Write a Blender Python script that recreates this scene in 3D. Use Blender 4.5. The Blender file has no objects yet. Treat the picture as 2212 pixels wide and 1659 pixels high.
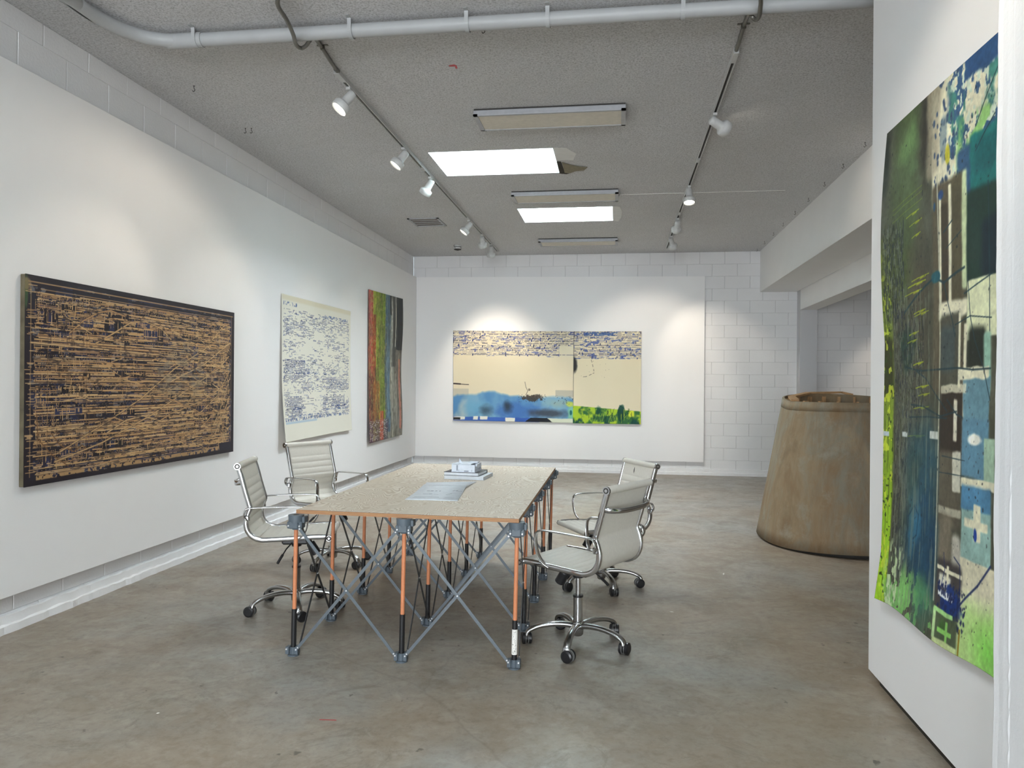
import bpy, math, random
import numpy as np
from mathutils import Vector, Matrix, Quaternion
random.seed(7)
PI = math.pi
S = bpy.context.scene
COL = S.collection

# ------------------------------------------------------------------ helpers
def tag(o, label=None, cat=None, group=None, kind=None):
    if label: o['label'] = label
    if cat: o['category'] = cat
    if group: o['group'] = group
    if kind: o['kind'] = kind
    return o

def empty(name, loc=(0, 0, 0), rz=0.0):
    o = bpy.data.objects.new(name, None)
    COL.objects.link(o)
    o.location = loc
    o.rotation_euler = (0, 0, rz)
    o.empty_display_size = 0.05
    return o

def copy_tree(o, parent=None):
    c = o.copy()
    COL.objects.link(c)
    if parent is not None:
        c.parent = parent
    for ch in list(o.children):
        copy_tree(ch, c)
    return c

def frame_of(d, up=Vector((0, 0, 1))):
    d = Vector(d).normalized()
    s = d.cross(up)
    if s.length < 1e-4:
        s = d.cross(Vector((1, 0, 0)))
    s.normalize()
    return d, s, s.cross(d).normalized()

class MB:
    """collects shapes, then links them as ONE mesh object"""
    def __init__(self):
        self.v, self.f, self.m, self.s = [], [], [], []
        self.cur = 0
    def mat(self, i):
        self.cur = i
        return self
    def add(self, vs, fs, smooth=False):
        b = len(self.v)
        self.v += [tuple(x) for x in vs]
        for q in fs:
            self.f.append([b + i for i in q])
            self.m.append(self.cur)
            self.s.append(smooth)
        return self
    def box(self, c, s, M=None, bev=0.0):
        x, y, z = s[0] / 2, s[1] / 2, s[2] / 2
        c = Vector(c)
        if bev <= 0:
            vs = [Vector((a * x, b * y, d * z)) for a in (-1, 1) for b in (-1, 1) for d in (-1, 1)]
            fs = [(0, 1, 3, 2), (4, 6, 7, 5), (0, 4, 5, 1), (2, 3, 7, 6), (0, 2, 6, 4), (1, 5, 7, 3)]
        else:
            e = min(bev, x * .98, y * .98, z * .98)
            vs = []
            for a in (-1, 1):
                for b in (-1, 1):
                    for d in (-1, 1):
                        vs += [Vector((a * x, b * (y - e), d * (z - e))), Vector((a * (x - e), b * y, d * (z - e))),
                               Vector((a * (x - e), b * (y - e), d * z))]
            def ix(a, b, d, k): return ((a > 0) * 4 + (b > 0) * 2 + (d > 0)) * 3 + k
            fs = []
            for a in (-1, 1):
                q = [ix(a, -1, -1, 0), ix(a, 1, -1, 0), ix(a, 1, 1, 0), ix(a, -1, 1, 0)]
                fs.append(q if a > 0 else q[::-1])
                q = [ix(-1, a, -1, 1), ix(1, a, -1, 1), ix(1, a, 1, 1), ix(-1, a, 1, 1)]
                fs.append(q[::-1] if a > 0 else q)
                q = [ix(-1, -1, a, 2), ix(1, -1, a, 2), ix(1, 1, a, 2), ix(-1, 1, a, 2)]
                fs.append(q if a > 0 else q[::-1])
            for a in (-1, 1):
                for b in (-1, 1):
                    fs.append([ix(a, b, -1, 0), ix(a, b, 1, 0), ix(a, b, 1, 1), ix(a, b, -1, 1)])
                    fs.append([ix(a, -1, b, 0), ix(a, 1, b, 0), ix(a, 1, b, 2), ix(a, -1, b, 2)])
                    fs.append([ix(-1, a, b, 1), ix(1, a, b, 1), ix(1, a, b, 2), ix(-1, a, b, 2)])
            for a in (-1, 1):
                for b in (-1, 1):
                    for d in (-1, 1):
                        fs.append([ix(a, b, d, 0), ix(a, b, d, 1), ix(a, b, d, 2)])
        if M is not None:
            vs = [M @ v for v in vs]
        return self.add([c + v for v in vs], fs)
    def quad(self, a, b, c, d):
        return self.add([a, b, c, d], [(0, 1, 2, 3)])
    def cyl(self, p0, p1, r0, r1=None, n=20, cap=True):
        r1 = r0 if r1 is None else r1
        p0, p1 = Vector(p0), Vector(p1)
        d, s, u = frame_of(p1 - p0)
        vs = []
        for p, r in ((p0, r0), (p1, r1)):
            for i in range(n):
                a = 2 * PI * i / n
                vs.append(p + s * (r * math.cos(a)) + u * (r * math.sin(a)))
        self.add(vs, [(i, (i + 1) % n, n + (i + 1) % n, n + i) for i in range(n)], True)
        if cap:
            self.add(vs[:n], [tuple(range(n))[::-1]])
            self.add(vs[n:], [tuple(range(n))])
        return self
    def lathe(self, prof, n=28, M=None, c=(0, 0, 0), smooth=True):
        """prof: (r, z) list round the z axis"""
        vs, c = [], Vector(c)
        for r, z in prof:
            for i in range(n):
                a = 2 * PI * i / n
                v = Vector((r * math.cos(a), r * math.sin(a), z))
                vs.append(c + (M @ v if M is not None else v))
        fs = []
        for k in range(len(prof) - 1):
            for i in range(n):
                j = (i + 1) % n
                fs.append((k * n + i, k * n + j, (k + 1) * n + j, (k + 1) * n + i))
        return self.add(vs, fs, smooth)
    def sweep(self, pts, sec, up=Vector((0, 0, 1)), closed=False, cap=True, scale=None, smooth=True, side=None):
        """sec: list of (s, u) offsets; side: fixed side vector if given"""
        pts = [Vector(p) for p in pts]
        n, k = len(pts), len(sec)
        vs = []
        ps = None
        for i, p in enumerate(pts):
            if i == 0: d = pts[1] - p
            elif i == n - 1: d = p - pts[i - 1]
            else: d = (pts[i + 1] - p).normalized() + (p - pts[i - 1]).normalized()
            d.normalize()
            if side is not None:
                s = Vector(side); s = (s - d * s.dot(d)).normalized(); u = s.cross(d)
            elif ps is None:
                _, s, u = frame_of(d, up)
            else:
                s = (ps - d * ps.dot(d)).normalized(); u = s.cross(d)
            ps = s
            f = 1 if scale is None else scale[i]
            f0, f1 = (f, f) if not isinstance(f, tuple) else f
            for a, b in sec:
                vs.append(p + s * (a * f0) + u * (b * f1))
        fs = [(i * k + j, i * k + (j + 1) % k, (i + 1) * k + (j + 1) % k, (i + 1) * k + j) for i in range(n - 1) for j in range(k)]
        self.add(vs, fs, smooth)
        if cap:
            self.add(vs[:k], [tuple(range(k))[::-1]])
            self.add(vs[-k:], [tuple(range(k))])
        return self
    def tube(self, pts, r, n=12, **kw):
        return self.sweep(pts, [(r * math.cos(2 * PI * i / n), r * math.sin(2 * PI * i / n)) for i in range(n)], **kw)
    def build(self, name, mats, parent=None, M=None):
        me = bpy.data.meshes.new(name)
        me.from_pydata([tuple(v) for v in self.v], [], self.f)
        if not isinstance(mats, (list, tuple)): mats = [mats]
        for m in mats: me.materials.append(m)
        me.polygons.foreach_set('material_index', self.m)
        me.polygons.foreach_set('use_smooth', self.s)
        me.update()
        o = bpy.data.objects.new(name, me)
        COL.objects.link(o)
        if parent is not None: o.parent = parent
        return o

def smooth_path(pts, sub=6):
    pts = [Vector(p) for p in pts]
    P = [pts[0] * 2 - pts[1]] + pts + [pts[-1] * 2 - pts[-2]]
    out = []
    for i in range(1, len(P) - 2):
        for k in range(sub):
            t = k / sub
            a, b, c, d = P[i - 1:i + 3]
            out.append(0.5 * ((2 * b) + (c - a) * t + (2 * a - 5 * b + 4 * c - d) * t * t + (3 * b - a - 3 * c + d) * t ** 3))
    out.append(pts[-1])
    return out

# ------------------------------------------------------------------ camera
F, YAW, PIT, ROL, CH = 1640.54, .1393, .0004, .008, 1.4818
cy, sy = math.cos(YAW), math.sin(YAW)
r_ = Vector((cy, sy, 0)); f_ = Vector((-sy, cy, 0)); u_ = Vector((0, 0, 1))
f2 = f_ * math.cos(PIT) + u_ * math.sin(PIT)
u2 = u_ * math.cos(PIT) - f_ * math.sin(PIT)
r3 = r_ * math.cos(ROL) + u2 * math.sin(ROL)
u3 = u2 * math.cos(ROL) - r_ * math.sin(ROL)
cd = bpy.data.cameras.new('camera')
cam = bpy.data.objects.new('camera', cd)
COL.objects.link(cam)
cam.matrix_world = Matrix(((r3.x, u3.x, -f2.x, 0), (r3.y, u3.y, -f2.y, 0), (r3.z, u3.z, -f2.z, CH), (0, 0, 0, 1)))
cd.sensor_width = 36
cd.lens = 36 * F / 2212
cd.clip_start = 0.05
S.camera = cam

# ------------------------------------------------------------------ materials
def lin(c):
    return tuple(((x / 255) / 12.92 if x / 255 <= .04045 else ((x / 255 + .055) / 1.055) ** 2.4) for x in c)

class NT:
    def __init__(self, name):
        self.m = bpy.data.materials.new(name)
        self.m.use_nodes = True
        self.t = self.m.node_tree
        self.b = self.t.nodes['Principled BSDF']
        self.co = None
    def n(self, typ, **kw):
        x = self.t.nodes.new(typ)
        for k, v in kw.items():
            if k.startswith('i_'):
                key = k[2:]
                x.inputs[int(key) if key.isdigit() else key.replace('_', ' ')].default_value = v
            else:
                setattr(x, k, v)
        return x
    def l(self, a, b):
        self.t.links.new(a, b)
    def obj(self):
        if self.co is None:
            self.co = self.n('ShaderNodeTexCoord').outputs['Object']
        return self.co
    def noise(self, scale, detail=4, rough=.5, dist=0.0, stretch=None, off=None):
        x = self.n('ShaderNodeTexNoise')
        x.inputs['Scale'].default_value = scale
        x.inputs['Detail'].default_value = detail
        x.inputs['Roughness'].default_value = rough
        x.inputs['Distortion'].default_value = dist
        if stretch or off:
            mp = self.n('ShaderNodeMapping')
            if stretch: mp.inputs['Scale'].default_value = stretch
            if off: mp.inputs['Location'].default_value = off
            self.l(self.obj(), mp.inputs[0]); self.l(mp.outputs[0], x.inputs['Vector'])
        else:
            self.l(self.obj(), x.inputs['Vector'])
        return x.outputs['Fac']
    def ramp(self, src, stops, interp='LINEAR'):
        x = self.n('ShaderNodeValToRGB')
        x.color_ramp.interpolation = interp
        e = x.color_ramp.elements
        while len(e) < len(stops): e.new(.5)
        for k, (p, c) in enumerate(stops):
            e[k].position = p
            e[k].color = (*c, 1) if isinstance(c, tuple) else (c, c, c, 1)
        self.l(src, x.inputs[0])
        return x.outputs[0]
    def mix(self, fac, a, b, mode='MIX'):
        x = self.n('ShaderNodeMix', data_type='RGBA', blend_type=mode)
        for s, v in ((x.inputs['Factor'], fac), (x.inputs['A'], a), (x.inputs['B'], b)):
            if hasattr(v, 'is_linked'): self.l(v, s)
            elif isinstance(v, (int, float)): s.default_value = v
            else: s.default_value = (*v, 1)
        return x.outputs['Result']
    def math(self, op, a, b=None):
        x = self.n('ShaderNodeMath', operation=op)
        for s, v in ((x.inputs[0], a), (x.inputs[1], b)):
            if v is None: continue
            if hasattr(v, 'is_linked'): self.l(v, s)
            else: s.default_value = v
        return x.outputs[0]
    def bump(self, h, strength=.3, dist=.01):
        x = self.n('ShaderNodeBump')
        x.inputs['Strength'].default_value = strength
        x.inputs['Distance'].default_value = dist
        self.l(h, x.inputs['Height'])
        self.l(x.outputs[0], self.b.inputs['Normal'])
    def set(self, color=None, rough=None, metal=None, spec=None):
        for k, v in (('Base Color', color), ('Roughness', rough), ('Metallic', metal), ('Specular IOR Level', spec)):
            if v is None: continue
            if hasattr(v, 'is_linked'): self.l(v, self.b.inputs[k])
            elif isinstance(v, tuple): self.b.inputs[k].default_value = (*v, 1)
            else: self.b.inputs[k].default_value = v
        return self

def plain(name, c, rough=.5, metal=0.0, var=.06, scale=30, bump=0.0, spec=None):
    """paint, plastic or metal with a slight procedural unevenness"""
    t = NT(name)
    c = lin(c)
    nz = t.noise(scale, 3)
    col = t.ramp(nz, [(.3, tuple(x * (1 - var) for x in c)), (.7, tuple(min(1, x * (1 + var)) for x in c))])
    t.set(col, rough, metal, spec)
    if bump: t.bump(nz, bump, .002)
    return t.m

M = {}
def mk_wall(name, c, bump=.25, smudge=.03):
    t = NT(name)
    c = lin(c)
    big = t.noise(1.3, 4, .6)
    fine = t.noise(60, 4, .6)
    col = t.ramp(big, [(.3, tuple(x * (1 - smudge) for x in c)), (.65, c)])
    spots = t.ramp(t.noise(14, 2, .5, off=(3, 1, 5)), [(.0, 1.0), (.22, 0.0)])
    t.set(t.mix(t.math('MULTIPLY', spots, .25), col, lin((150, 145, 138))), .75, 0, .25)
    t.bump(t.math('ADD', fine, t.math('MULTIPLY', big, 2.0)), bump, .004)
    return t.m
M['block'] = mk_wall('painted_block', (234, 234, 235), .5, .05)
M['joint'] = mk_wall('painted_joint', (205, 205, 205), .5, .08)
M['board'] = mk_wall('white_board', (243, 242, 242), .06, .012)
M['plaster'] = mk_wall('white_plaster', (240, 240, 240), .35, .03)
M['post'] = mk_wall('post_plaster', (226, 226, 227), .4, .02)
M['jamb'] = mk_wall('jamb_paint', (205, 205, 208), .1, .02)
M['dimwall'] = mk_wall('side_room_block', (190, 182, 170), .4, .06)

def mk_ceiling():
    t = NT('stucco_ceiling')
    sp = t.noise(75, 5, .75)
    big = t.noise(1.1, 5, .6)
    c = t.ramp(sp, [(.36, lin((180, 180, 180))), (.5, lin((222, 222, 224))), (.66, lin((239, 239, 241)))])
    c2 = t.mix(t.ramp(big, [(.35, 0.0), (.7, 0.35)]), c, lin((200, 200, 199)))
    t.set(c2, .9, 0, .1)
    t.bump(sp, .9, .012)
    return t.m
M['ceiling'] = mk_ceiling()

def mk_floor():
    t = NT('polished_concrete')
    a = t.noise(.7, 6, .62, .4)
    b = t.noise(3.1, 7, .7, .6)
    c = t.noise(22, 6, .7)
    base = t.ramp(a, [(.32, lin((132, 117, 98))), (.48, lin((150, 141, 128))), (.6, lin((146, 145, 139))), (.75, lin((162, 154, 144)))])
    base = t.mix(t.ramp(b, [(.35, 0.0), (.7, .55)]), base, lin((122, 107, 90)))
    base = t.mix(t.ramp(t.noise(1.6, 5, .65, .9, off=(9, 2, 0)), [(.5, 0.0), (.72, .5)]), base, lin((138, 137, 129)))
    base = t.mix(t.ramp(c, [(.33, .5), (.52, 0.0)]), base, lin((108, 99, 88)))
    base = t.mix(t.ramp(t.noise(9, 8, .75, .4, off=(5, 5, 1)), [(.5, 0.0), (.66, .45)]), base, lin((168, 161, 150)))
    # rusty tint along the walls and far end
    base = t.mix(t.ramp(t.noise(.45, 3, .5, off=(4, 7, 0)), [(.5, 0.0), (.68, .35)]), base, lin((160, 138, 112)))
    base = t.mix(t.ramp(t.noise(1.9, 7, .8, 1.2, off=(3, 6, 2)), [(.56, 0.0), (.64, .5), (.70, .15)]), base, lin((104, 96, 84)))
    # small dark chips
    v = t.n('ShaderNodeTexVoronoi', feature='F1')
    v.inputs['Scale'].default_value = 7.5
    mp = t.n('ShaderNodeMapping'); mp.inputs['Scale'].default_value = (1, .8, 1)
    t.l(t.obj(), mp.inputs[0])
    wob = t.n('ShaderNodeMix', data_type='VECTOR'); wob.inputs[0].default_value = .06
    nz = t.n('ShaderNodeTexNoise'); nz.inputs['Scale'].default_value = 25
    t.l(mp.outputs[0], wob.inputs[4]); t.l(nz.outputs['Color'], wob.inputs[5]); t.l(t.obj(), nz.inputs['Vector'])
    t.l(wob.outputs[1], v.inputs['Vector'])
    chip = t.ramp(v.outputs['Distance'], [(.05, 1.0), (.10, 0.0)])
    gate = t.ramp(t.noise(2.3, 2, .5, off=(1, 8, 0)), [(.47, 0.0), (.52, 1.0)])
    base = t.mix(t.math('MULTIPLY', chip, t.math('MULTIPLY', gate, .75)), base, lin((66, 60, 53)))
    # faint cracks
    vc = t.n('ShaderNodeTexVoronoi', feature='DISTANCE_TO_EDGE'); vc.inputs['Scale'].default_value = .42
    w2 = t.n('ShaderNodeMix', data_type='VECTOR'); w2.inputs[0].default_value = .12
    n2 = t.n('ShaderNodeTexNoise'); n2.inputs['Scale'].default_value = 3; n2.inputs['Detail'].default_value = 6
    t.l(t.obj(), n2.inputs['Vector']); t.l(t.obj(), w2.inputs[4]); t.l(n2.outputs['Color'], w2.inputs[5]); t.l(w2.outputs[1], vc.inputs['Vector'])
    base = t.mix(t.ramp(vc.outputs['Distance'], [(.0, .24), (.0016, 0.0)]), base, lin((92, 84, 74)))
    t.set(base, t.ramp(b, [(.3, .3), (.7, .5)]), 0, .45)
    t.bump(c, .12, .002)
    return t.m
M['floor'] = mk_floor()

def mk_ply():
    t = NT('plywood_face')
    d = t.noise(1.5, 3, .5, .5, stretch=(1.6, .75, 1))
    w = t.n('ShaderNodeTexWave', wave_type='BANDS', bands_direction='X')
    w.inputs['Scale'].default_value = 3.2; w.inputs['Distortion'].default_value = 0
    mp = t.n('ShaderNodeCombineXYZ')
    t.l(t.math('MULTIPLY', d, 3.4), mp.inputs[0])
    t.l(mp.outputs[0], w.inputs['Vector'])
    g = t.noise(90, 3, .6, stretch=(1, .08, 1))
    c = t.ramp(w.outputs['Fac'], [(.0, lin((188, 170, 148))), (.3, lin((218, 208, 192))), (.85, lin((222, 214, 200))), (1.0, lin((172, 152, 128)))])
    c = t.mix(t.ramp(g, [(.3, .35), (.6, 0.0)]), c, lin((180, 164, 142)))
    c = t.mix(t.ramp(t.noise(2.2, 4), [(.45, 0.0), (.75, .4)]), c, lin((204, 186, 166)))
    t.set(c, .42, 0, .4)
    return t.m
M['ply'] = mk_ply()
def mk_plyedge():
    t = NT('plywood_edge')
    sx = t.n('ShaderNodeSeparateXYZ'); t.l(t.obj(), sx.inputs[0])
    z = t.math('FRACT', t.math('MULTIPLY', sx.outputs[2], 1 / .0072))
    c = t.ramp(z, [(.0, lin((196, 150, 104))), (.5, lin((196, 150, 104))), (.56, lin((106, 66, 42))), (.95, lin((120, 78, 50)))], 'CONSTANT')
    c = t.mix(t.ramp(t.noise(12, 3), [(.4, 0.0), (.7, .5)]), c, lin((150, 104, 72)))
    t.set(c, .6)
    return t.m
M['plyedge'] = mk_plyedge()

M['grey'] = plain('grey_plastic', (84, 94, 102), .45)
M['bar'] = plain('grey_steel_bar', (96, 104, 110), .4, .2)
M['darkbar'] = plain('dark_steel_bar', (58, 60, 62), .4, .2)
M['orange'] = plain('orange_tube', (203, 130, 90), .38)
M['black'] = plain('black_tube', (28, 28, 30), .4)
M['rivet'] = plain('rivet', (225, 225, 225), .3, .3)
M['chrome'] = plain('chrome', (205, 206, 208), .12, 1.0, .02)
M['alu'] = plain('polished_aluminium', (176, 176, 176), .24, 1.0, .05)
M['leather'] = plain('cream_leather', (214, 210, 200), .42, 0, .03, 60, .15)
M['rubber'] = plain('black_wheel', (26, 26, 28), .35)
M['wheelrim'] = plain('grey_wheel_rim', (110, 110, 108), .4)
M['white'] = plain('white_enamel', (196, 197, 196), .4)
M['pipe'] = plain('painted_pipe', (170, 172, 173), .5, 0, .04, 8)
M['conduit'] = plain('bare_conduit', (112, 110, 104), .4, .6, .12, 12)
M['slot'] = plain('dark_slot', (52, 50, 47), .7)
M['diffuser'] = plain('unlit_diffuser', (214, 208, 196), .6)
M['fixture'] = plain('fixture_steel', (168, 170, 175), .4)
M['paper'] = plain('paper', (212, 218, 224), .7)
M['print'] = plain('print_ink', (150, 156, 166), .7)
M['cover'] = plain('dark_cover', (58, 58, 64), .5)
M['modelwhite'] = plain('model_card', (214, 222, 232), .6)
M['red'] = plain('red_tape', (176, 62, 62), .5)
M['redmark'] = plain('red_paint', (196, 92, 98), .8)
M['chip'] = plain('white_chip', (230, 228, 222), .7)
M['hole'] = plain('hole_and_shadow_gap', (50, 46, 38), .9)
M['lath'] = plain('torn_plaster', (140, 132, 112), .9, 0, .15)
M['patch'] = plain('fresh_plaster', (226, 226, 224), .8, 0, .04, 10)
def glow(name, c, st):
    t = NT(name)
    e = t.b.inputs['Emission Color']; e.default_value = (*lin(c), 1)
    t.b.inputs['Emission Strength'].default_value = st
    t.set(lin((230, 230, 225)), .3)
    return t.m
M['lamp'] = glow('lit_lamp_face', (255, 246, 226), 5.0)

# ------------------------------------------------------------------ setting
H = 3.704; XL = -3.569; YB = 12.93; YF = -8.0
def struct(name, mb, mats, parent=None):
    o = mb.build(name, mats, parent)
    if parent is None: o['kind'] = 'structure'
    return o

def block_wall(name, ax, pos, sgn, a0, a1, rows, joff, mats, cuts=()):
    """concrete block wall. ax 'x': plane x=pos, runs along y; ax 'y': plane y=pos, runs along x. sgn: side the faces look to.
    rows: list of (z0, z1, k). Blocks are raised 5 mm off the mortar plane."""
    mb = MB()
    def P3(a, z, d):
        return (pos + sgn * d, a, z) if ax == 'x' else (a, pos + sgn * d, z)
    flip = (ax == 'x') == (sgn > 0)
    def q(vs):
        return vs if flip else vs[::-1]
    mb.mat(1).add(q([P3(a0, rows[-1][0], -.005), P3(a1, rows[-1][0], -.005), P3(a1, rows[0][1], -.005), P3(a0, rows[0][1], -.005)]), [(0, 1, 2, 3)])
    mb.mat(0)
    for z0, z1, k in rows:
        off = joff + (.2032 if k % 2 else 0)
        n0 = math.floor((a0 - off) / .4064)
        b = off + n0 * .4064
        while b < a1:
            s, e = max(b, a0), min(b + .4064, a1)
            if e - s > .02:
                j, jz, t = .0022, .001, .0035
                o = [(s + j, z0 + jz), (e - j, z0 + jz), (e - j, z1 - jz), (s + j, z1 - jz)]
                i = [(s + j + t, z0 + jz + .002), (e - j - t, z0 + jz + .002), (e - j - t, z1 - jz - .002), (s + j + t, z1 - jz - .002)]
                w = random.uniform(-.0006, .0006)
                vs = [P3(a, z, -.005) for a, z in o] + [P3(a, z, w) for a, z in i]
                fs = [(4, 5, 6, 7)] + [(m, (m + 1) % 4, 4 + (m + 1) % 4, 4 + m) for m in range(4)]
                if not flip: fs = [f[::-1] for f in fs]
                mb.add(vs, fs)
            b += .4064
    return struct(name, mb, mats)

rowsB = []
z = H
k = 0
while z > 0:
    rowsB.append((max(z - .2032, 0), z, k)); z -= .2032; k += 1
rowsL = [(H - .137, H, 0)]
z = H - .137; k = 1
while z > 0:
    rowsL.append((max(z - .2032, 0), z, k)); z -= .2032; k += 1
block_wall('wall_left', 'x', XL, 1, YF, YB, rowsL, 4.2825 - 20 * .4064, [M['block'], M['joint']])
block_wall('wall_back', 'y', YB, -1, XL, 7.0, rowsB, -3.1489 - 4 * .4064, [M['block'], M['joint']])

# floor
mb = MB(); mb.box((1.7, (YF + YB) / 2, -.05), (10.8, YB - YF + .4, .1))
struct('floor', mb, M['floor'])

# ceiling with two skylight shafts; the others are added out of view for light
SK = [(-1.832, 7.120, -.630, 7.948), (-1.286, 9.535, -.092, 10.345), (-1.6, 1.9, -.4, 2.75), (-1.6, -1.6, -.4, -.75), (-1.6, -5.1, -.4, -4.25)]
mb = MB()
xs = sorted({XL - .06, 7.2, *[s[0] for s in SK], *[s[2] for s in SK]})
ys = sorted({YF - .2, YB + .06, *[s[1] for s in SK], *[s[3] for s in SK]})
def inhole(x, y):
    return any(a < x < c and b < y < d for a, b, c, d in SK)
for i in range(len(xs) - 1):
    for j in range(len(ys) - 1):
        if not inhole((xs[i] + xs[i + 1]) / 2, (ys[j] + ys[j + 1]) / 2):
            for zz, fl in ((H, 1), (H + .62, 0)):
                vs = [(xs[i], ys[j], zz), (xs[i + 1], ys[j], zz), (xs[i + 1], ys[j + 1], zz), (xs[i], ys[j + 1], zz)]
                mb.add(vs[::-1] if fl else vs, [(0, 1, 2, 3)])
struct('ceiling', mb, M['ceiling'])
M['shaft'] = plain('skylight_shaft_paint', (226, 240, 240), .6)
for q_, (a, b, c, d) in enumerate(SK):
    mb = MB(); T = .62
    mb.quad((a, d, H), (c, d, H), (c, d, H + T), (a, d, H + T))
    mb.quad((a, b, H), (a, b, H + T), (c, b, H + T), (c, b, H))
    mb.quad((a, b, H), (a, d, H), (a, d, H + T), (a, b, H + T))
    mb.quad((c, b, H), (c, b, H + T), (c, d, H + T), (c, d, H))
    w = struct('window_%d' % (q_ + 1), mb, M['shaft'])
    f = MB()
    for x0, x1, y0, y1 in ((a - .03, a + .02, b, d), (c - .02, c + .03, b, d), (a, c, b - .03, b + .02), (a, c, d - .02, d + .03)):
        f.box(((x0 + x1) / 2, (y0 + y1) / 2, H + T + .02), (x1 - x0, y1 - y0, .04))
    f.build('window_frame', M['white'], w)
    g = MB(); g.box(((a + c) / 2, (b + d) / 2, H + T + .03), (c - a, d - b, .006))
    if 'glass' not in M:
        t = NT('skylight_glass')
        tr = t.n('ShaderNodeBsdfTransparent'); tr.inputs[0].default_value = (.93, .99, 1, 1)
        gl = t.n('ShaderNodeBsdfGlossy'); gl.inputs['Roughness'].default_value = .05
        mx = t.n('ShaderNodeMixShader'); mx.inputs[0].default_value = .06
        t.l(tr.outputs[0], mx.inputs[1]); t.l(gl.outputs[0], mx.inputs[2])
        t.l(mx.outputs[0], t.t.nodes['Material Output'].inputs[0])
        M['glass'] = t.m
    g.build('glass_pane', M['glass'], w)
mb = MB(); mb.box((1.7, (YF + YB) / 2, H + .66), (10.8, YB - YF + .4, .05))
# roof deck is only the rim between the shafts: the shafts stay open to the sky

# beam and opening on the right
mb = MB()
mb.box(((2.29 + 2.87) / 2, (YF + YB) / 2, (3.03 + H) / 2), (.58, YB - YF, H - 3.03))
struct('wall_beam', mb, M['plaster'])
mb = MB()
mb.box(((2.88 + 3.14) / 2, (YF + 12.70) / 2, (2.715 + H) / 2), (.26, 12.70 - YF, H - 2.715))
mb.mat(1).box(((2.88 + 3.14) / 2, (12.70 + YB) / 2, H / 2), (.26, YB - 12.70, H))
struct('wall_right', mb, [M['plaster'], M['jamb']])
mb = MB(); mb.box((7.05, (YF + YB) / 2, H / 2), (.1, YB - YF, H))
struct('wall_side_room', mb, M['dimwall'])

# partition carrying the tall painting
mb = MB(); mb.box(((1.28 + 1.48) / 2, (2.40 + 4.115) / 2, (.035 + H) / 2), (.2, 4.115 - 2.40, H - .035), bev=.004)
mb.mat(1).box((1.385, (2.40 + 4.0) / 2, .018), (.17, 1.6, .036))  # dark strip paints in the shadow gap under the raised board
struct('wall_partition', mb, [M['board'], M['hole']])
# near wall pier: its side faces the room, the far corner is rough plaster
nz = 120
mb = MB()
rng = random.Random(3)
vs = []
for i in range(nz + 1):
    zz = H * i / nz
    c_ = rng.uniform(-.004, .002) if rng.random() < .4 else .0
    w_ = .003 * math.sin(i * .21) + .002 * math.sin(i * .57)
    ridge = .0022 if (.06 < zz < 1.25 and rng.random() < .8) else 0
    vs += [(1.62, 2.300, zz), (1.060, 2.302 + c_, zz), (1.046, 2.296 + c_ + w_, zz), (1.0415, 2.285 + w_, zz), (1.0440, 2.262 + w_, zz),
           (1.0435 + rng.uniform(0, .0006), 2.235, zz), (1.0450, 2.214, zz), (1.0450 - ridge, 2.209, zz), (1.0450 - ridge, 2.206, zz), (1.0455, 2.201, zz), (1.045, 2.10, zz), (1.046, 1.30, zz), (1.62, 1.30, zz)]
fs = [(i * 13 + k_, i * 13 + k_ + 1, i * 13 + k_ + 14, i * 13 + k_ + 13) for i in range(nz) for k_ in range(12)]
mb.add(vs, fs)
mb.add([(1.62, 1.3, 0), (1.62, 2.3, 0), (1.62, 2.3, H), (1.62, 1.3, H)], [(0, 1, 2, 3)])
struct('wall_front_right', mb, M['post'])

# wall behind the camera with a wide window
WX0, WX1, WZ0, WZ1 = -3.3, 2.2, .3, 3.4
mb = MB()
yy = YF
mb.box(((XL + WX0) / 2, yy - .1, H / 2), (WX0 - XL, .2, H))
mb.box(((WX1 + 7.1) / 2, yy - .1, H / 2), (7.1 - WX1, .2, H))
mb.box(((WX0 + WX1) / 2, yy - .1, WZ0 / 2), (WX1 - WX0, .2, WZ0))
mb.box(((WX0 + WX1) / 2, yy - .1, (WZ1 + H) / 2), (WX1 - WX0, .2, H - WZ1))
struct('wall_front', mb, M['plaster'])
w = MB()
for x in (WX0, -1.5, .4, WX1): w.box((x, yy - .1, (WZ0 + WZ1) / 2), (.06, .08, WZ1 - WZ0))
for zz in (WZ0, WZ1): w.box(((WX0 + WX1) / 2, yy - .1, zz), (WX1 - WX0, .08, .06))
w3 = struct('window_6', w, M['fixture'])

# rough footing ledges
def footing(name, horizontal, p0, p1, depth, hgt):
    mb = MB(); n = int((p1 - p0) / .05)
    rg = random.Random(5)
    prof_n = 5
    vs = []
    for i in range(n + 1):
        t = p0 + (p1 - p0) * i / n
        j = lambda s: rg.uniform(-s, s)
        d = depth + j(.005); h2 = hgt + j(.005)
        ring = [(0, h2 + .004), (d * .55, h2 + j(.002)), (d * .62, h2 * .52 + j(.004)), (d * .97, h2 * .45 + j(.003)), (d + .002, 0)]
        for a, zz in ring:
            vs.append((XL + a, t, zz) if horizontal == 'x' else (t, YB - a, zz))
    fs = [(i * 5 + k_, i * 5 + k_ + 1, i * 5 + k_ + 6, i * 5 + k_ + 5) for i in range(n) for k_ in range(4)]
    if horizontal != 'x': fs = [f[::-1] for f in fs]
    mb.add(vs, fs)
    struct(name, mb, M['block'])
footing('trim_1', 'x', YF, YB, .045, .10)
footing('trim_2', 'y', XL, 2.88, .05, .10)

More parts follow.
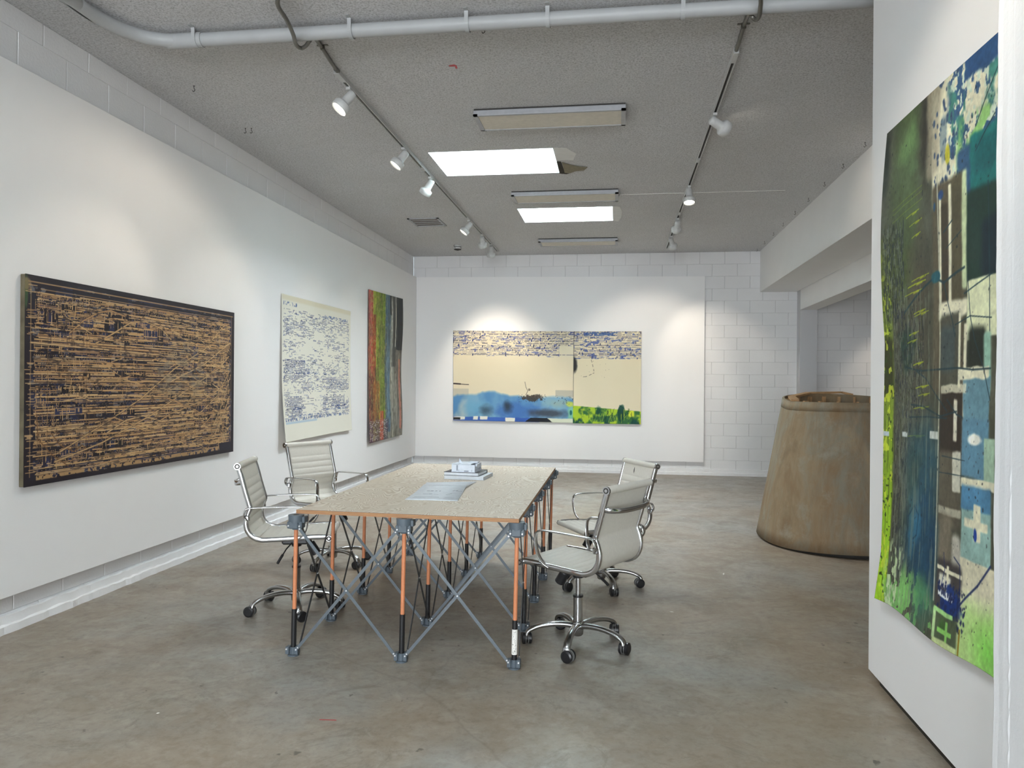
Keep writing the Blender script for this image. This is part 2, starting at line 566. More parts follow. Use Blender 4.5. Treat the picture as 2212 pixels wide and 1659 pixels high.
# big white exhibition boards
def thing_mesh(name, mb, mats, label, cat, group=None):
    return tag(mb.build(name, mats), label, cat, group)
mb = MB(); mb.box((-3.525, (-1.0 + 12.875) / 2, (.222 + 3.333) / 2), (.05, 13.875, 3.111), bev=.003)
thing_mesh('display_board', mb, M['board'], 'long white display board floating off the block wall behind the brown painting', 'board')
mb = MB()
x0, x1, y0, y1 = -3.498, 1.403, 12.872, 12.918
vs = [(x0, y0, .224), (x1, y0, .220), (x1, y0, 3.292), (x0, y0, 3.335), (x0, y1, .224), (x1, y1, .220), (x1, y1, 3.292), (x0, y1, 3.335)]
mb.add(vs, [(0, 1, 2, 3), (7, 6, 5, 4), (0, 4, 5, 1), (3, 2, 6, 7), (1, 5, 6, 2), (0, 3, 7, 4)])
thing_mesh('display_board', mb, M['board'], 'white display board on the far block wall holding the two paper landscape sheets', 'board')
# ------------------------------------------------------------------ work stand and tabletop
st = empty('folding_work_stand', (0, 0, 0))
tag(st, 'folding work stand with orange and black tube legs and grey crossed bars under the plywood', 'work stand')
GX = [-1.740, -1.134, -.528]
GY = [3.930, 4.542, 5.150, 5.755, 6.385]
ZC = .764
def gx(i, j): return GX[i] + (.0, -.025, -.03, -.03, -.032)[j] * (1 if i != 1 else .6)
for i in range(3):
    for j in range(5):
        x, y = gx(i, j), GY[j]
        tl = .010      # the slack inner tubes lean a little
        xt, yt = x + tl, y
        mb = MB(); mb.cyl((x, y, .04), (x + tl * .3, y, .252), .0145)
        leg = mb.build('leg', M['black'], st)
        mb = MB(); mb.cyl((x + tl * .3, y, .245), (xt, yt, .70), .0112)
        mb.build('upper_tube', M['orange'], leg)
        mb = MB(); mb.cyl((x, y, 0), (x, y, .008), .032).cyl((x, y, .008), (x, y, .046), .019)
        for sx_ in (-1, 1):
            mb.box((x + sx_ * .025, y - .010, .031), (.020, .036, .040), bev=.002)
        mb.box((x, y + .020, .03), (.05, .008, .036), bev=.002)
        mb.box((x, y - .012, .022), (.036, .005, .03))
        mb.mat(1)
        for sx_ in (-1, 1):
            mb.cyl((x + sx_ * .027, y - .0285, .04), (x + sx_ * .027, y - .034, .04), .0042, n=10)
        mb.build('foot', [M['grey'], M['rivet']], leg)
        mb = MB()
        mb.cyl((xt, yt, .722), (xt, yt, ZC), .041, .0425, 24)
        mb.cyl((xt, yt, .684), (xt, yt, .724), .021, .026, 16)
        for sx_ in (-1, 1):
            mb.box((xt + sx_ * .031, yt - .002, .710), (.022, .052, .038), bev=.004)
            mb.box((xt, yt + sx_ * .030, .712), (.05, .020, .040), bev=.004)
        mb.box((xt + .045, yt + .01, .738), (.016, .05, .034), bev=.003)
        mb.mat(1)
        for sx_ in (-1, 1):
            mb.cyl((xt + sx_ * .031, yt - .0285, .707), (xt + sx_ * .031, yt - .034, .707), .0042, n=10)
        mb.mat(2).cyl((xt, yt, ZC - .006), (xt, yt, ZC + .0004), .016)
        mb.build('cap', [M['grey'], M['rivet'], M['slot']], leg)
def bar(a, b, flat, mat):
    a, b = Vector(a), Vector(b)
    mb = MB()
    d = (b - a).normalized()
    side = Vector(flat)
    mb.sweep([a, b], [(-.002, -.008), (.002, -.008), (.002, .008), (-.002, .008)], side=side, smooth=False)
    mid = (a + b) / 2
    mb.mat(1)
    for t in (a.lerp(b, .012), mid, a.lerp(b, .988)):
        mb.cyl(t - side * .004, t + side * .004, .004, n=8)
    return mb.build('cross_bar', [mat, M['rivet']], st)
for j in range(5):
    for i in range(2):
        xa, xb, y = gx(i, j), gx(i + 1, j), GY[j]
        bar((xa + .036, y - .030, .700), (xb - .028, y - .030, .042), (0, -1, 0), M['bar'])
        bar((xb - .024, y - .0245, .700), (xa + .028, y - .0245, .042), (0, -1, 0), M['bar'])
for i in range(3):
    for j in range(4):
        xa, xb, ya, yb = gx(i, j), gx(i, j + 1), GY[j], GY[j + 1]
        bar((xa + .024, ya + .036, .700), (xb + .016, yb - .03, .040), (1, 0, 0), M['darkbar'])
        bar((xb + .019, yb - .036, .700), (xa + .021, ya + .03, .040), (1, 0, 0), M['darkbar'])
# label wrapped round the near right leg
x, y = gx(2, 0), GY[0]
mb = MB(); mb.cyl((x + .0005, y, .062 + .012), (x + .0025, y, .205), .0152, n=24, cap=False)
lab = mb.build('leg_label', M['chip'], st)
lab['label'] = 'white printed sticker on the near right leg'
mb = MB(); rg = random.Random(8)
for k in range(34):
    zz = .082 + .115 * rg.random(); a = -PI / 2 + rg.uniform(-.75, .75)
    c = Vector((x + .0015 + .0155 * math.cos(a), y + .0155 * math.sin(a), zz))
    mb.box(c, (rg.uniform(.0012, .0035), .0006, rg.uniform(.001, .004)), Matrix.Rotation(a + PI / 2, 3, 'Z'))
mb.build('label_print', M['slot'], lab)

ply = MB()
tc = [(-1.745, 3.962), (-.505, 3.900), (-.520, 6.385), (-1.765, 6.460)]
zb, zt = .7645, .785
vs = [(x, y, zb) for x, y in tc] + [(x, y, zt) for x, y in tc]
ply.add(vs, [(4, 5, 6, 7), (3, 2, 1, 0)]).mat(1).add(vs, [(0, 1, 5, 4), (1, 2, 6, 5), (2, 3, 7, 6), (3, 0, 4, 7)])
po = ply.build('plywood_tabletop', [M['ply'], M['plyedge']])
tag(po, 'large pale plywood sheet lying flat as a tabletop on the orange legged stand', 'tabletop')

# ------------------------------------------------------------------ things on the tabletop
def book(name, corners, z0, z1, spine, mats, label):
    """corners near-left, near-right, far-right, far-left; covers with a page block between"""
    r = empty(name, (0, 0, 0)); tag(r, label, 'book', 'books stacked on the plywood')
    c = [Vector((x, y, 0)) for x, y in corners]
    mid = sum(c, Vector()) / 4
    def slab(sh, a, b):
        q = [mid + (p - mid) * sh for p in c]
        m = MB()
        m.add([(p.x, p.y, a) for p in q] + [(p.x, p.y, b) for p in q], [(0, 1, 5, 4), (1, 2, 6, 5), (2, 3, 7, 6), (3, 0, 4, 7), (4, 5, 6, 7), (3, 2, 1, 0)])
        return m
    t = .003
    cov = slab(1, z0, z0 + t); cov2 = slab(1, z1 - t, z1)
    cov.add(cov2.v, cov2.f)
    # spine along the far side
    a, b = c[2], c[3]
    cov.sweep([(a.x, a.y - .002, (z0 + z1) / 2), (b.x, b.y - .002, (z0 + z1) / 2)], [(-.003, -(z1 - z0) / 2), (.003, -(z1 - z0) / 2), (.003, (z1 - z0) / 2), (-.003, (z1 - z0) / 2)], smooth=False)
    cov.build('cover', mats[0], r)
    slab(.975, z0 + t, z1 - t).build('page_block', mats[1], r)
    return r
book('book', [(-1.262, 5.437), (-.958, 5.405), (-.938, 5.68), (-1.242, 5.712)], .7855, .8115, 0, [M['paper'], M['paper']], 'thick white book at the bottom of the small pile on the plywood')
book('book', [(-1.262, 5.44), (-1.000, 5.414), (-.975, 5.652), (-1.237, 5.678)], .812, .8375, 0, [M['cover'], M['paper']], 'white paged book with dark covers, upper one of the pile')
# little architectural card model
r = empty('card_model', (0, 0, 0)); tag(r, 'small white card building model with a pointed piece on top of the books', 'model')
ang = math.atan2(-.032, .304)
R3 = Matrix.Rotation(ang, 3, 'Z')
o_ = Vector((-1.205, 5.442, .838))
def lp(x, y, z): return o_ + R3 @ Vector((x, y, z))
m = MB()
m.box(lp(.088, .006, .0275), (.176, .004, .055), R3)
m.box(lp(.088, .17, .0275), (.176, .004, .055), R3)
m.box(lp(.002, .088, .0275), (.004, .17, .055), R3)
m.box(lp(.174, .05, .02), (.004, .08, .04), R3)
m.box(lp(.174, .13, .029), (.004, .08, .058), R3)
m.box(lp(.178, .06, .05), (.012, .05, .016), R3)
m.box(lp(.088, .088, .0015), (.18, .175, .003), R3)
mw = m
m = MB(); m.box(lp(.075, .09, .058), (.14, .16, .004), R3); m.box(lp(.13, .14, .062), (.07, .05, .008), R3); m.box(lp(.03, .02, .060), (.05, .03, .006), R3)
m.build('model_roof', M['modelwhite'], r)
m = MB(); a, b, c, d = lp(.038, .06, .06), lp(.072, .05, .06), lp(.045, .075, .06), lp(.039, .062, .096)
m.add([a, b, c, d], [(0, 1, 3), (1, 2, 3), (2, 0, 3), (0, 2, 1)])
m.build('pointed_piece', M['modelwhite'], r)
m = mw.mat(1)
m.box(lp(.042, .0035, .03), (.012, .002, .04), R3); m.box(lp(.112, .0035, .008), (.034, .002, .009), R3)
m.box(lp(.055, .0035, .012), (.003, .002, .014), R3); m.box(lp(.154, .0035, .012), (.003, .002, .014), R3)
for k in range(5): m.box(lp(.1772, .05 + .025 * k, .02 + .003 * (k % 2)), (.002, .012, .016), R3)
m.build('model_walls', [M['modelwhite'], M['print']], r)
# open brochure
r = empty('open_brochure', (0, 0, 0)); tag(r, 'open pale blue printed brochure lying on the plywood in front of the books', 'brochure')
NL, NR = Vector((-1.262, 4.415, 0)), Vector((-.940, 4.420, 0))
FL_, FR_ = Vector((-1.300, 4.965, 0)), Vector((-.985, 5.04, 0))
UL, UR = Vector((-1.33, 5.20, 0)), Vector((-.995, 5.32, 0))
def leafz(v):   # near page: lies flat then swells up to the fold
    return .788 + .016 * max(0, (v - .35) / .65) ** 1.5
m = MB(); n = 14; vs = []
for k in range(n + 1):
    v = k / n
    a, b = NL.lerp(Vector((-1.289, 4.964, 0)), v), NR.lerp(Vector((-1.005, 5.00, 0)), v)
    z_ = leafz(v)
    vs += [(a.x, a.y, z_), (b.x, b.y, z_), (a.x, a.y, z_ - .0025 - .6 * (z_ - .788)), (b.x, b.y, z_ - .0025 - .6 * (z_ - .788))]
fs = []
for k in range(n):
    i = k * 4
    fs += [(i, i + 1, i + 5, i + 4), (i + 1, i + 3, i + 7, i + 5), (i + 2, i + 6, i + 7, i + 3), (i, i + 4, i + 6, i + 2)]
fs += [(0, 2, 3, 1), (n * 4, n * 4 + 1, n * 4 + 3, n * 4 + 2)]
np_ = m.add(vs, fs, True)
m = MB(); vs = []
for k in range(n + 1):
    v = k / n
    a, b = Vector((-1.289, 4.967, 0)).lerp(UL, v), Vector((-1.002, 5.006, 0)).lerp(UR, v)
    z_ = .788 + .018 * (1 - v) ** 2.2
    vs += [(a.x, a.y, z_), (b.x, b.y, z_), (a.x, a.y, .7858), (b.x, b.y, .7858)]
m.add(vs, fs, True).build('far_page', M['paper'], r)
m = np_.mat(1)
def onpage(u, v, w, h, rot=0):
    a = NL.lerp(Vector((-1.289, 4.964, 0)), v); b = NR.lerp(Vector((-1.005, 5.00, 0)), v)
    p = a.lerp(b, u)
    m.box((p.x, p.y, leafz(v) + .0004), (w, h, .0004), Matrix.Rotation(rot, 3, 'Z'))
for u, v, w, h, ro in [(.25, .62, .02, .02, .3), (.33, .62, .018, .03, 0), (.42, .62, .012, .03, 0), (.5, .62, .01, .03, .1), (.28, .42, .05, .012, 0), (.36, .43, .02, .02, .5), (.48, .40, .03, .006, 0),
                       (.76, .45, .008, .085, -.45), (.80, .66, .01, .045, -.2), (.86, .66, .012, .05, 0), (.93, .62, .03, .006, 0), (.83, .48, .05, .006, 0), (.2, .2, .06, .008, 0), (.33, .2, .05, .006, 0), (.5, .2, .06, .009, 0), (.8, .2, .06, .006, 0), (.22, .14, .08, .004, 0), (.78, .14, .06, .004, 0)]:
    onpage(u, v, w, h, ro)
m.build('near_page', [M['paper'], M['print']], r)

# ------------------------------------------------------------------ chairs
PROF = [(-.323, .447), (-.303, .385), (-.278, .292), (-.256, .217), (-.249, .185), (-.262, .150), (-.273, .105), (-.266, .055), (-.236, .012), (-.185, -.010), (-.117, -.010), (.033, -.003), (.14, .003), (.236, .003)]
W2 = .222
def make_chair():
    root = empty('office_chair')
    pts = smooth_path([(0, y, z_) for y, z_ in PROF], 8)
    # arc length, resampled
    L = [0]
    for a, b in zip(pts, pts[1:]): L.append(L[-1] + (b - a).length)
    tot = L[-1]
    def at_s(s):
        s = min(max(s, 0), tot)
        for i in range(len(L) - 1):
            if L[i + 1] >= s:
                return pts[i].lerp(pts[i + 1], (s - L[i]) / max(1e-9, L[i + 1] - L[i]))
        return pts[-1]
    # seams: plain head panel then ribs
    seams = [.0]
    s = .105
    while s < tot - .03:
        seams.append(s); s += .0495
    seams.append(tot)
    def sling(s0, s1):
        m = MB(); vs = []; ss = []
        n = int((s1 - s0) / .0055)
        for k in range(n + 1): ss.append(s0 + (s1 - s0) * k / n)
        xs_ = [-W2, -W2 * .93, -W2 * .5, 0, W2 * .5, W2 * .93, W2]
        for s_ in ss:
            p = at_s(s_); t = (at_s(s_ + .004) - at_s(s_ - .004)).normalized()
            nrm = Vector((0, -t.z, t.y))       # points to the sitter's side
            if nrm.dot(Vector((0, .5, 1))) < 0: nrm = -nrm
            j = max(i for i in range(len(seams)) if seams[i] <= s_ + 1e-6); j = min(j, len(seams) - 2)
            w = (s_ - seams[j]) / (seams[j + 1] - seams[j])
            bulge = .0065 * (math.sin(PI * min(1, max(0, w))) ** .45) if seams[j + 1] - seams[j] < .09 else .0045 * (math.sin(PI * min(1, max(0, w))) ** .25)
            for x in xs_:
                e = 0.35 if abs(x) > W2 * .97 else 1
                q = p + nrm * (.002 + bulge * e); vs.append((x, q.y, q.z))
            for x in xs_[::-1]:
                q = p - nrm * .004; vs.append((x, q.y, q.z))
        k7 = 14
        fs_ = [(i * k7 + a, i * k7 + (a + 1) % k7, (i + 1) * k7 + (a + 1) % k7, (i + 1) * k7 + a) for i in range(len(ss) - 1) for a in range(k7)]
        fs_ += [tuple(range(k7))[::-1], tuple(range((len(ss) - 1) * k7, len(ss) * k7))]
        m.add(vs, fs_, True)
        return m
    cut = seams[min(range(len(seams)), key=lambda i: abs(seams[i] - .50))]
    mb_ = sling(0, cut)
    p0 = at_s(0)
    mb_.cyl((-W2 - .012, p0.y, p0.z), (W2 + .012, p0.y, p0.z), .021, n=24)
    mb_.build('backrest', M['leather'], root)
    ms = sling(cut, tot)
    p1 = at_s(tot)
    ms.cyl((-W2 - .008, p1.y, p1.z - .010), (W2 + .008, p1.y, p1.z - .010), .0185, n=24)
    ms.build('seat', M['leather'], root)
    for sx_ in (-1, 1):
        m = MB()
        rp = [Vector((sx_ * (W2 + .004), p.y, p.z - .002)) for p in pts[1:-1:2]]
        m.sweep(rp, [(-.006, -.015), (-.0105, -.009), (-.0105, .009), (-.006, .015), (.006, .015), (.0105, .009), (.0105, -.009), (.006, -.015)], side=(1, 0, 0))
        m.build('side_rail', M['chrome'], root)
        for p, rr in ((p0, .022), (Vector((0, p1.y, p1.z - .010)), .020)):
            m = MB()
            xx = sx_ * (W2 + .012)
            m.cyl((xx, p.y, p.z), (xx + sx_ * .012, p.y, p.z), rr, rr * .96, 24)
            m.mat(1).cyl((xx + sx_ * .0122, p.y, p.z), (xx + sx_ * .013, p.y, p.z), rr * .72, rr * .7, 20)
            m.mat(0).cyl((xx + sx_ * .0132, p.y, p.z), (xx + sx_ * .0142, p.y, p.z), rr * .42, rr * .38, 16)
            m.build('tube_end_cap', [M['chrome'], M['slot']], root)
        # arm rest
        ap = smooth_path([(sx_ * (W2 + .012), -.255, .118), (sx_ * (W2 + .030), -.268, .128), (sx_ * (W2 + .042), -.276, .150), (sx_ * (W2 + .044), -.268, .178), (sx_ * (W2 + .044), -.238, .192),
                          (sx_ * (W2 + .046), -.08, .198), (sx_ * (W2 + .046), .05, .199), (sx_ * (W2 + .045), .095, .188), (sx_ * (W2 + .044), .110, .155), (sx_ * (W2 + .040), .108, .10),
                          (sx_ * (W2 + .030), .098, .050), (sx_ * (W2 + .014), .075, .012), (sx_ * (W2 + .002), .05, -.008)], 6)
        m = MB()
        sec = [(.016 * math.cos(a) if abs(math.cos(a)) > .01 else 0, .0055 * math.sin(a)) for a in [2 * PI * i / 14 for i in range(14)]]
        m.sweep(ap, sec, side=(1, 0, 0))
        m.box((sx_ * (W2 + .020), -.262, .128), (.030, .030, .034), bev=.006)
        m.build('arm_rest', M['chrome'], root)
    # rear brace bar, bowed backwards
    bp = smooth_path([(-W2, -.285, .345), (-W2 * .92, -.335, .340), (-W2 * .55, -.362, .336), (0, -.366, .334), (W2 * .55, -.362, .336), (W2 * .92, -.335, .340), (W2, -.285, .345)], 6)
    m = MB(); m.sweep(bp, [(-.004, -.014), (.004, -.014), (.0055, 0), (.004, .014), (-.004, .014)]); m.build('back_brace', M['chrome'], root)
    # under-seat frame
    m = MB()
    for yy_ in (-.10, .085):
        m.sweep(smooth_path([(-W2, yy_, -.008), (-W2 * .7, yy_, -.022), (-.07, yy_ * .6, -.036), (.07, yy_ * .6, -.036), (W2 * .7, yy_, -.022), (W2, yy_, -.008)], 5), [(-.014, -.005), (.014, -.005), (.014, .005), (-.014, .005)])
    m.box((0, -.01, -.036), (.13, .20, .012), bev=.004)
    m.build('seat_frame', M['alu'], root)
    m = MB()
    m.box((0, -.005, -.062), (.105, .165, .042), bev=.010)
    m.box((0, -.085, -.052), (.07, .05, .03), bev=.008)
    m.cyl((0, 0, -.10), (0, 0, -.07), .030, .036, 20)
    m.build('tilt_mechanism', M['black'], root)
    m = MB()
    a, b = Vector((0, .075, -.062)), Vector((0, .128, -.148))
    d = (b - a).normalized()
    m.cyl(a, a + d * .03, .016, .018).cyl(a + d * .022, a + d * .030, .026, .0285).cyl(a + d * .030, b, .0285, .030, 24).cyl(b, b + d * .005, .030, .024, 24)
    m.build('tension_knob', M['black'], root)
    m = MB()
    m.tube([(.05, -.02, -.068), (.12, -.045, -.095), (.175, -.075, -.150)], .0042, 8)
    m.tube([(.150, -.062, -.125), (.168, -.072, -.143), (.190, -.086, -.170)], .0085, 10)
    m.build('height_lever', M['black'], root)
    return root

def make_base(root, zs):
    """gas column and star base on the floor; zs = height of the seat above the floor"""
    m = MB()
    m.cyl((0, 0, .275), (0, 0, zs - .085), .0145, n=24)
    m.mat(1).cyl((0, 0, .272), (0, 0, .284), .029, n=28)
    m.mat(0).cyl((0, 0, .10), (0, 0, .273), .0265, n=28)
    m.build('gas_column', [M['chrome'], M['rubber']], root)
    m = MB()
    m.lathe([(.0, .052), (.022, .052), (.030, .060), (.033, .085), (.036, .12), (.034, .134), (.028, .136), (.0, .136)])
    for k in range(5):
        a = BASE_A + 2 * PI * k / 5
        c, s_ = math.cos(a), math.sin(a)
        path = smooth_path([(.020, .108), (.07, .1165), (.14, .1175), (.21, .108), (.258, .092), (.285, .074), (.292, .056)], 4)
        n = len(path)
        sc = []
        for i in range(n):
            t = i / (n - 1)
            sc.append((1.45 - .40 * math.sin(PI * min(1, t * 1.15)) if t < .75 else 1.12 + .15 * (t - .75) / .25, 1.25 - .45 * t if t < .8 else .89))
        sec = [(-.010, -.012), (-.017, -.006), (-.018, .004), (-.011, .012), (0, .0145), (.011, .012), (.018, .004), (.017, -.006), (.010, -.012)]
        P_ = [Vector((c * p.x, s_ * p.x, p.y)) for p in path]
        m.sweep(P_, sec, side=(-s_, c, 0), scale=sc)
        m.cyl((c * .290, s_ * .290, .048), (c * .290, s_ * .290, .066), .0145, .016, 16)
    m.build('star_base', M['alu'], root)
    for k in range(5):
        a = BASE_A + 2 * PI * k / 5
        c, s_ = math.cos(a), math.sin(a)
        ce = Vector((c * .290, s_ * .290, .0))
        tw = [0.6, 2.2, -.5, 1.2, 2.9][k] + SWIV
        ax = Vector((math.cos(tw), math.sin(tw), 0)); fw = Vector((-ax.y, ax.x, 0))
        wc = ce + fw * .012 + Vector((0, 0, .0335))
        m = MB()
        m.cyl(ce + Vector((0, 0, .030)), ce + Vector((0, 0, .052)), .008, n=12)
        m.cyl(wc - ax * .008, wc + ax * .008, .027, n=20)
        ca = m.build('caster', M['rubber'], root)
        for sg in (-1, 1):
            m = MB()
            m.cyl(wc + ax * (sg * .009), wc + ax * (sg * .024), .0325, .0335 if sg > 0 else .0335, 26)
            m.cyl(wc + ax * (sg * .024), wc + ax * (sg * .029), .0325, .024, 26)
            m.mat(1).cyl(wc + ax * (sg * .0065), wc + ax * (sg * .009), .0336, .0336, 26)
            m.build('wheel', [M['rubber'], M['wheelrim']], ca)

proto = make_chair()
CH_DEF = [  # x, y, facing deg, seat z, base angle deg, label
    (-2.081, 4.736, 14.6, .512, -63, 'cream ribbed office chair seen side on, lever beneath its seat'),
    (-2.301, 5.959, -27.5, .520, -99.6, 'light grey ribbed office chair facing us under the blue and white paper artwork'),
    (-.219, 4.350, 150.3, .484, -99, 'pale ribbed office chair with its back and chrome brace turned to us'),
    (-.115, 5.640, -151.6, .448, -70, 'light grey office chair with a dark tear on its backrest, partly hidden by another chair')]
root_parts = list(proto.children)
for i, (x, y, fd, zs, ba, lb) in enumerate(CH_DEF):
    if i == 0:
        r = proto
    else:
        r = empty('office_chair')
        for ch in root_parts:
            c = ch.copy(); COL.objects.link(c); c.parent = r
    r.location = (x, y, 0); r.rotation_euler = (0, 0, math.radians(fd - 90))
    for ch in list(r.children): ch.location.z = zs
    BASE_A = math.radians(ba - (fd - 90)); SWIV = i * 1.3
    make_base(r, zs)
    tag(r, lb, 'chair', 'ribbed office chairs round the plywood table')
    if i == 3:
        m = MB()
        p = Vector((.035, -.302, .392)); 
        m.add([p + Vector((-.002, 0, .024)), p + Vector((.003, 0, .022)), p + Vector((.008, .004, 0)), p + Vector((.001, .008, -.026)), p + Vector((-.005, .004, -.004))], [(0, 1, 2, 3, 4)])
        o = m.build('tear_mark', M['slot'], r); o.location = (0, .009, zs); o['label'] = 'dark tear in the leather'

# ------------------------------------------------------------------ big wooden form sculpture
def mk_form():
    t = NT('weathered_form_plywood')
    a = t.noise(2.2, 6, .65, .8, stretch=(1, 1, .45))
    b = t.noise(14, 6, .7, .3, stretch=(1, 1, .18))
    c = t.ramp(a, [(.3, lin((112, 94, 72))), (.45, lin((138, 120, 94))), (.56, lin((132, 126, 110))), (.7, lin((152, 134, 108)))])
    c = t.mix(t.ramp(b, [(.38, .55), (.6, 0.0)]), c, lin((124, 98, 70)))
    c = t.mix(t.ramp(t.noise(5, 5, .7, off=(2, 2, 9)), [(.55, 0.0), (.72, .6)]), c, lin((146, 142, 127)))
    t.set(c, .7, 0, .25); t.bump(b, .4, .006)
    return t.m
M['form'] = mk_form()
M['rawwood'] = plain('raw_wood', (176, 138, 96), .7, 0, .15, 20)
fr = empty('wooden_form', (0, 0, 0)); tag(fr, 'tall tapered curved plywood form standing on the floor beyond the partition', 'sculpture')
FC = Vector((2.27, 7.72))
def form_r(a, t):     # superelliptic plan, tapering upward
    n = 2.35
    r = (abs(math.cos(a)) ** n + abs(math.sin(a)) ** n) ** (-1 / n)
    return r * (.895 - .24 * t)
def form_top(a):
    # rear and right of the rim stand higher than the near side
    back = max(0, math.sin(a - .25))
    return 1.342 + .068 * back ** 1.2
NA, NZ = 96, 12
m = MB(); vs = []
for i in range(NA):
    a = 2 * PI * i / NA
    tp = form_top(a)
    zb_ = .018 + .035 * max(0, math.cos(a + .9)) 
    for k in range(NZ + 1):
        t = k / NZ; r = form_r(a, t)
        vs.append((FC.x + r * math.cos(a), FC.y + r * math.sin(a), zb_ + (tp - zb_) * t))
    for k in range(NZ, -1, -1):
        t = k / NZ; r = form_r(a, t) - .022
        vs.append((FC.x + r * math.cos(a), FC.y + r * math.sin(a), zb_ + (tp - zb_) * t))
K = 2 * (NZ + 1)
m.add(vs, [(i * K + k, ((i + 1) % NA) * K + k, ((i + 1) % NA) * K + (k + 1) % K, i * K + (k + 1) % K) for i in range(NA) for k in range(K)], True)
m.build('outer_shell', M['form'], fr)
m = MB(); vs = []
for i in range(NA):
    a = 2 * PI * i / NA; tp = form_top(a)
    for t, off in ((.938, .0035), (.998, .0035), (.998, -.001), (.938, -.001)):
        r = form_r(a, t) + off
        zb_ = .02
        vs.append((FC.x + r * math.cos(a), FC.y + r * math.sin(a), zb_ + (tp - zb_) * t))
m.add(vs, [(i * 4 + k, ((i + 1) % NA) * 4 + k, ((i + 1) % NA) * 4 + (k + 1) % 4, i * 4 + (k + 1) % 4) for i in range(NA) for k in range(4)], True)
m.build('rim_band', M['form'], fr)
m = MB(); vs = []
for i in range(NA):
    a = 2 * PI * i / NA
    for r, zz in ((form_r(a, 0) - .05, 0), (form_r(a, 0) - .05, .06), (form_r(a, 0) - .1, .06), (form_r(a, 0) - .1, 0)):
        vs.append((FC.x + r * math.cos(a), FC.y + r * math.sin(a), zz))
m.add(vs, [(i * 4 + k, ((i + 1) % NA) * 4 + k, ((i + 1) % NA) * 4 + (k + 1) % 4, i * 4 + (k + 1) % 4) for i in range(NA) for k in range(4)], True)
m.build('dark_plinth', M['slot'], fr)
for k in range(26):     # ribs round the inside of the rim
    a = 2 * PI * k / 26 + .1
    r = form_r(a, .9) - .055
    m = MB(); m.box((FC.x + r * math.cos(a), FC.y + r * math.sin(a), 1.02), (.05, .022, .66 + .06 * max(0, math.sin(a))), Matrix.Rotation(a, 3, 'Z'))
    m.build('inner_rib', M['rawwood'], fr)
# plank lying along the rim, rising to the rear
m = MB()
m.sweep([(1.66, 7.50, 1.352), (1.74, 8.02, 1.378), (1.98, 8.36, 1.414), (2.34, 8.46, 1.424), (2.45, 8.45, 1.40)], [(-.035, -.010), (.035, -.010), (.035, .010), (-.035, .010)], smooth=False)
m.build('rim_plank', M['rawwood'], fr)

# ------------------------------------------------------------------ ceiling services
# thick conduit pipe
pr = empty('ceiling_pipe', (0, 0, 0)); tag(pr, 'thick white painted pipe crossing the ceiling and bending back at its left end', 'pipe')
PZ = H - .058
m = MB()
pp = smooth_path([(-3.10, YF + .1, PZ), (-3.10, 3.0, PZ), (-3.10, 3.9, PZ), (-3.085, 4.14, PZ), (-3.03, 4.32, PZ), (-2.93, 4.43, PZ), (-2.78, 4.478, PZ), (-2.5, 4.484, PZ), (1.2, 4.478, PZ), (2.28, 4.478, PZ)], 6)
m.tube(pp, .0415, 22, up=Vector((0, 0, 1)))
m.build('pipe_run', M['pipe'], pr)
m = MB(); m.cyl((-2.85, 4.482, PZ), (-2.62, 4.483, PZ), .0465, n=22); m.build('pipe_coupling', M['pipe'], pr)
for x in (-2.66, -1.64, -.915, -.43, .35):
    m = MB()
    ring = [(x, 4.481 + .048 * math.cos(a), PZ + .048 * math.sin(a)) for a in [PI * 1.0 * k / 14 + PI for k in range(15)]]
    ring = [(x, 4.481 + .048, H)] + ring[::-1] + [(x, 4.481 - .048, H - .02), (x, 4.481 - .052, H - .002), (x, 4.481 - .09, H - .002)]
    m.sweep(ring, [(-.012, -.0015), (.012, -.0015), (.012, .0015), (-.012, .0015)], side=(1, 0, 0), smooth=False)
    m.build('pipe_strap', M['pipe'], pr)
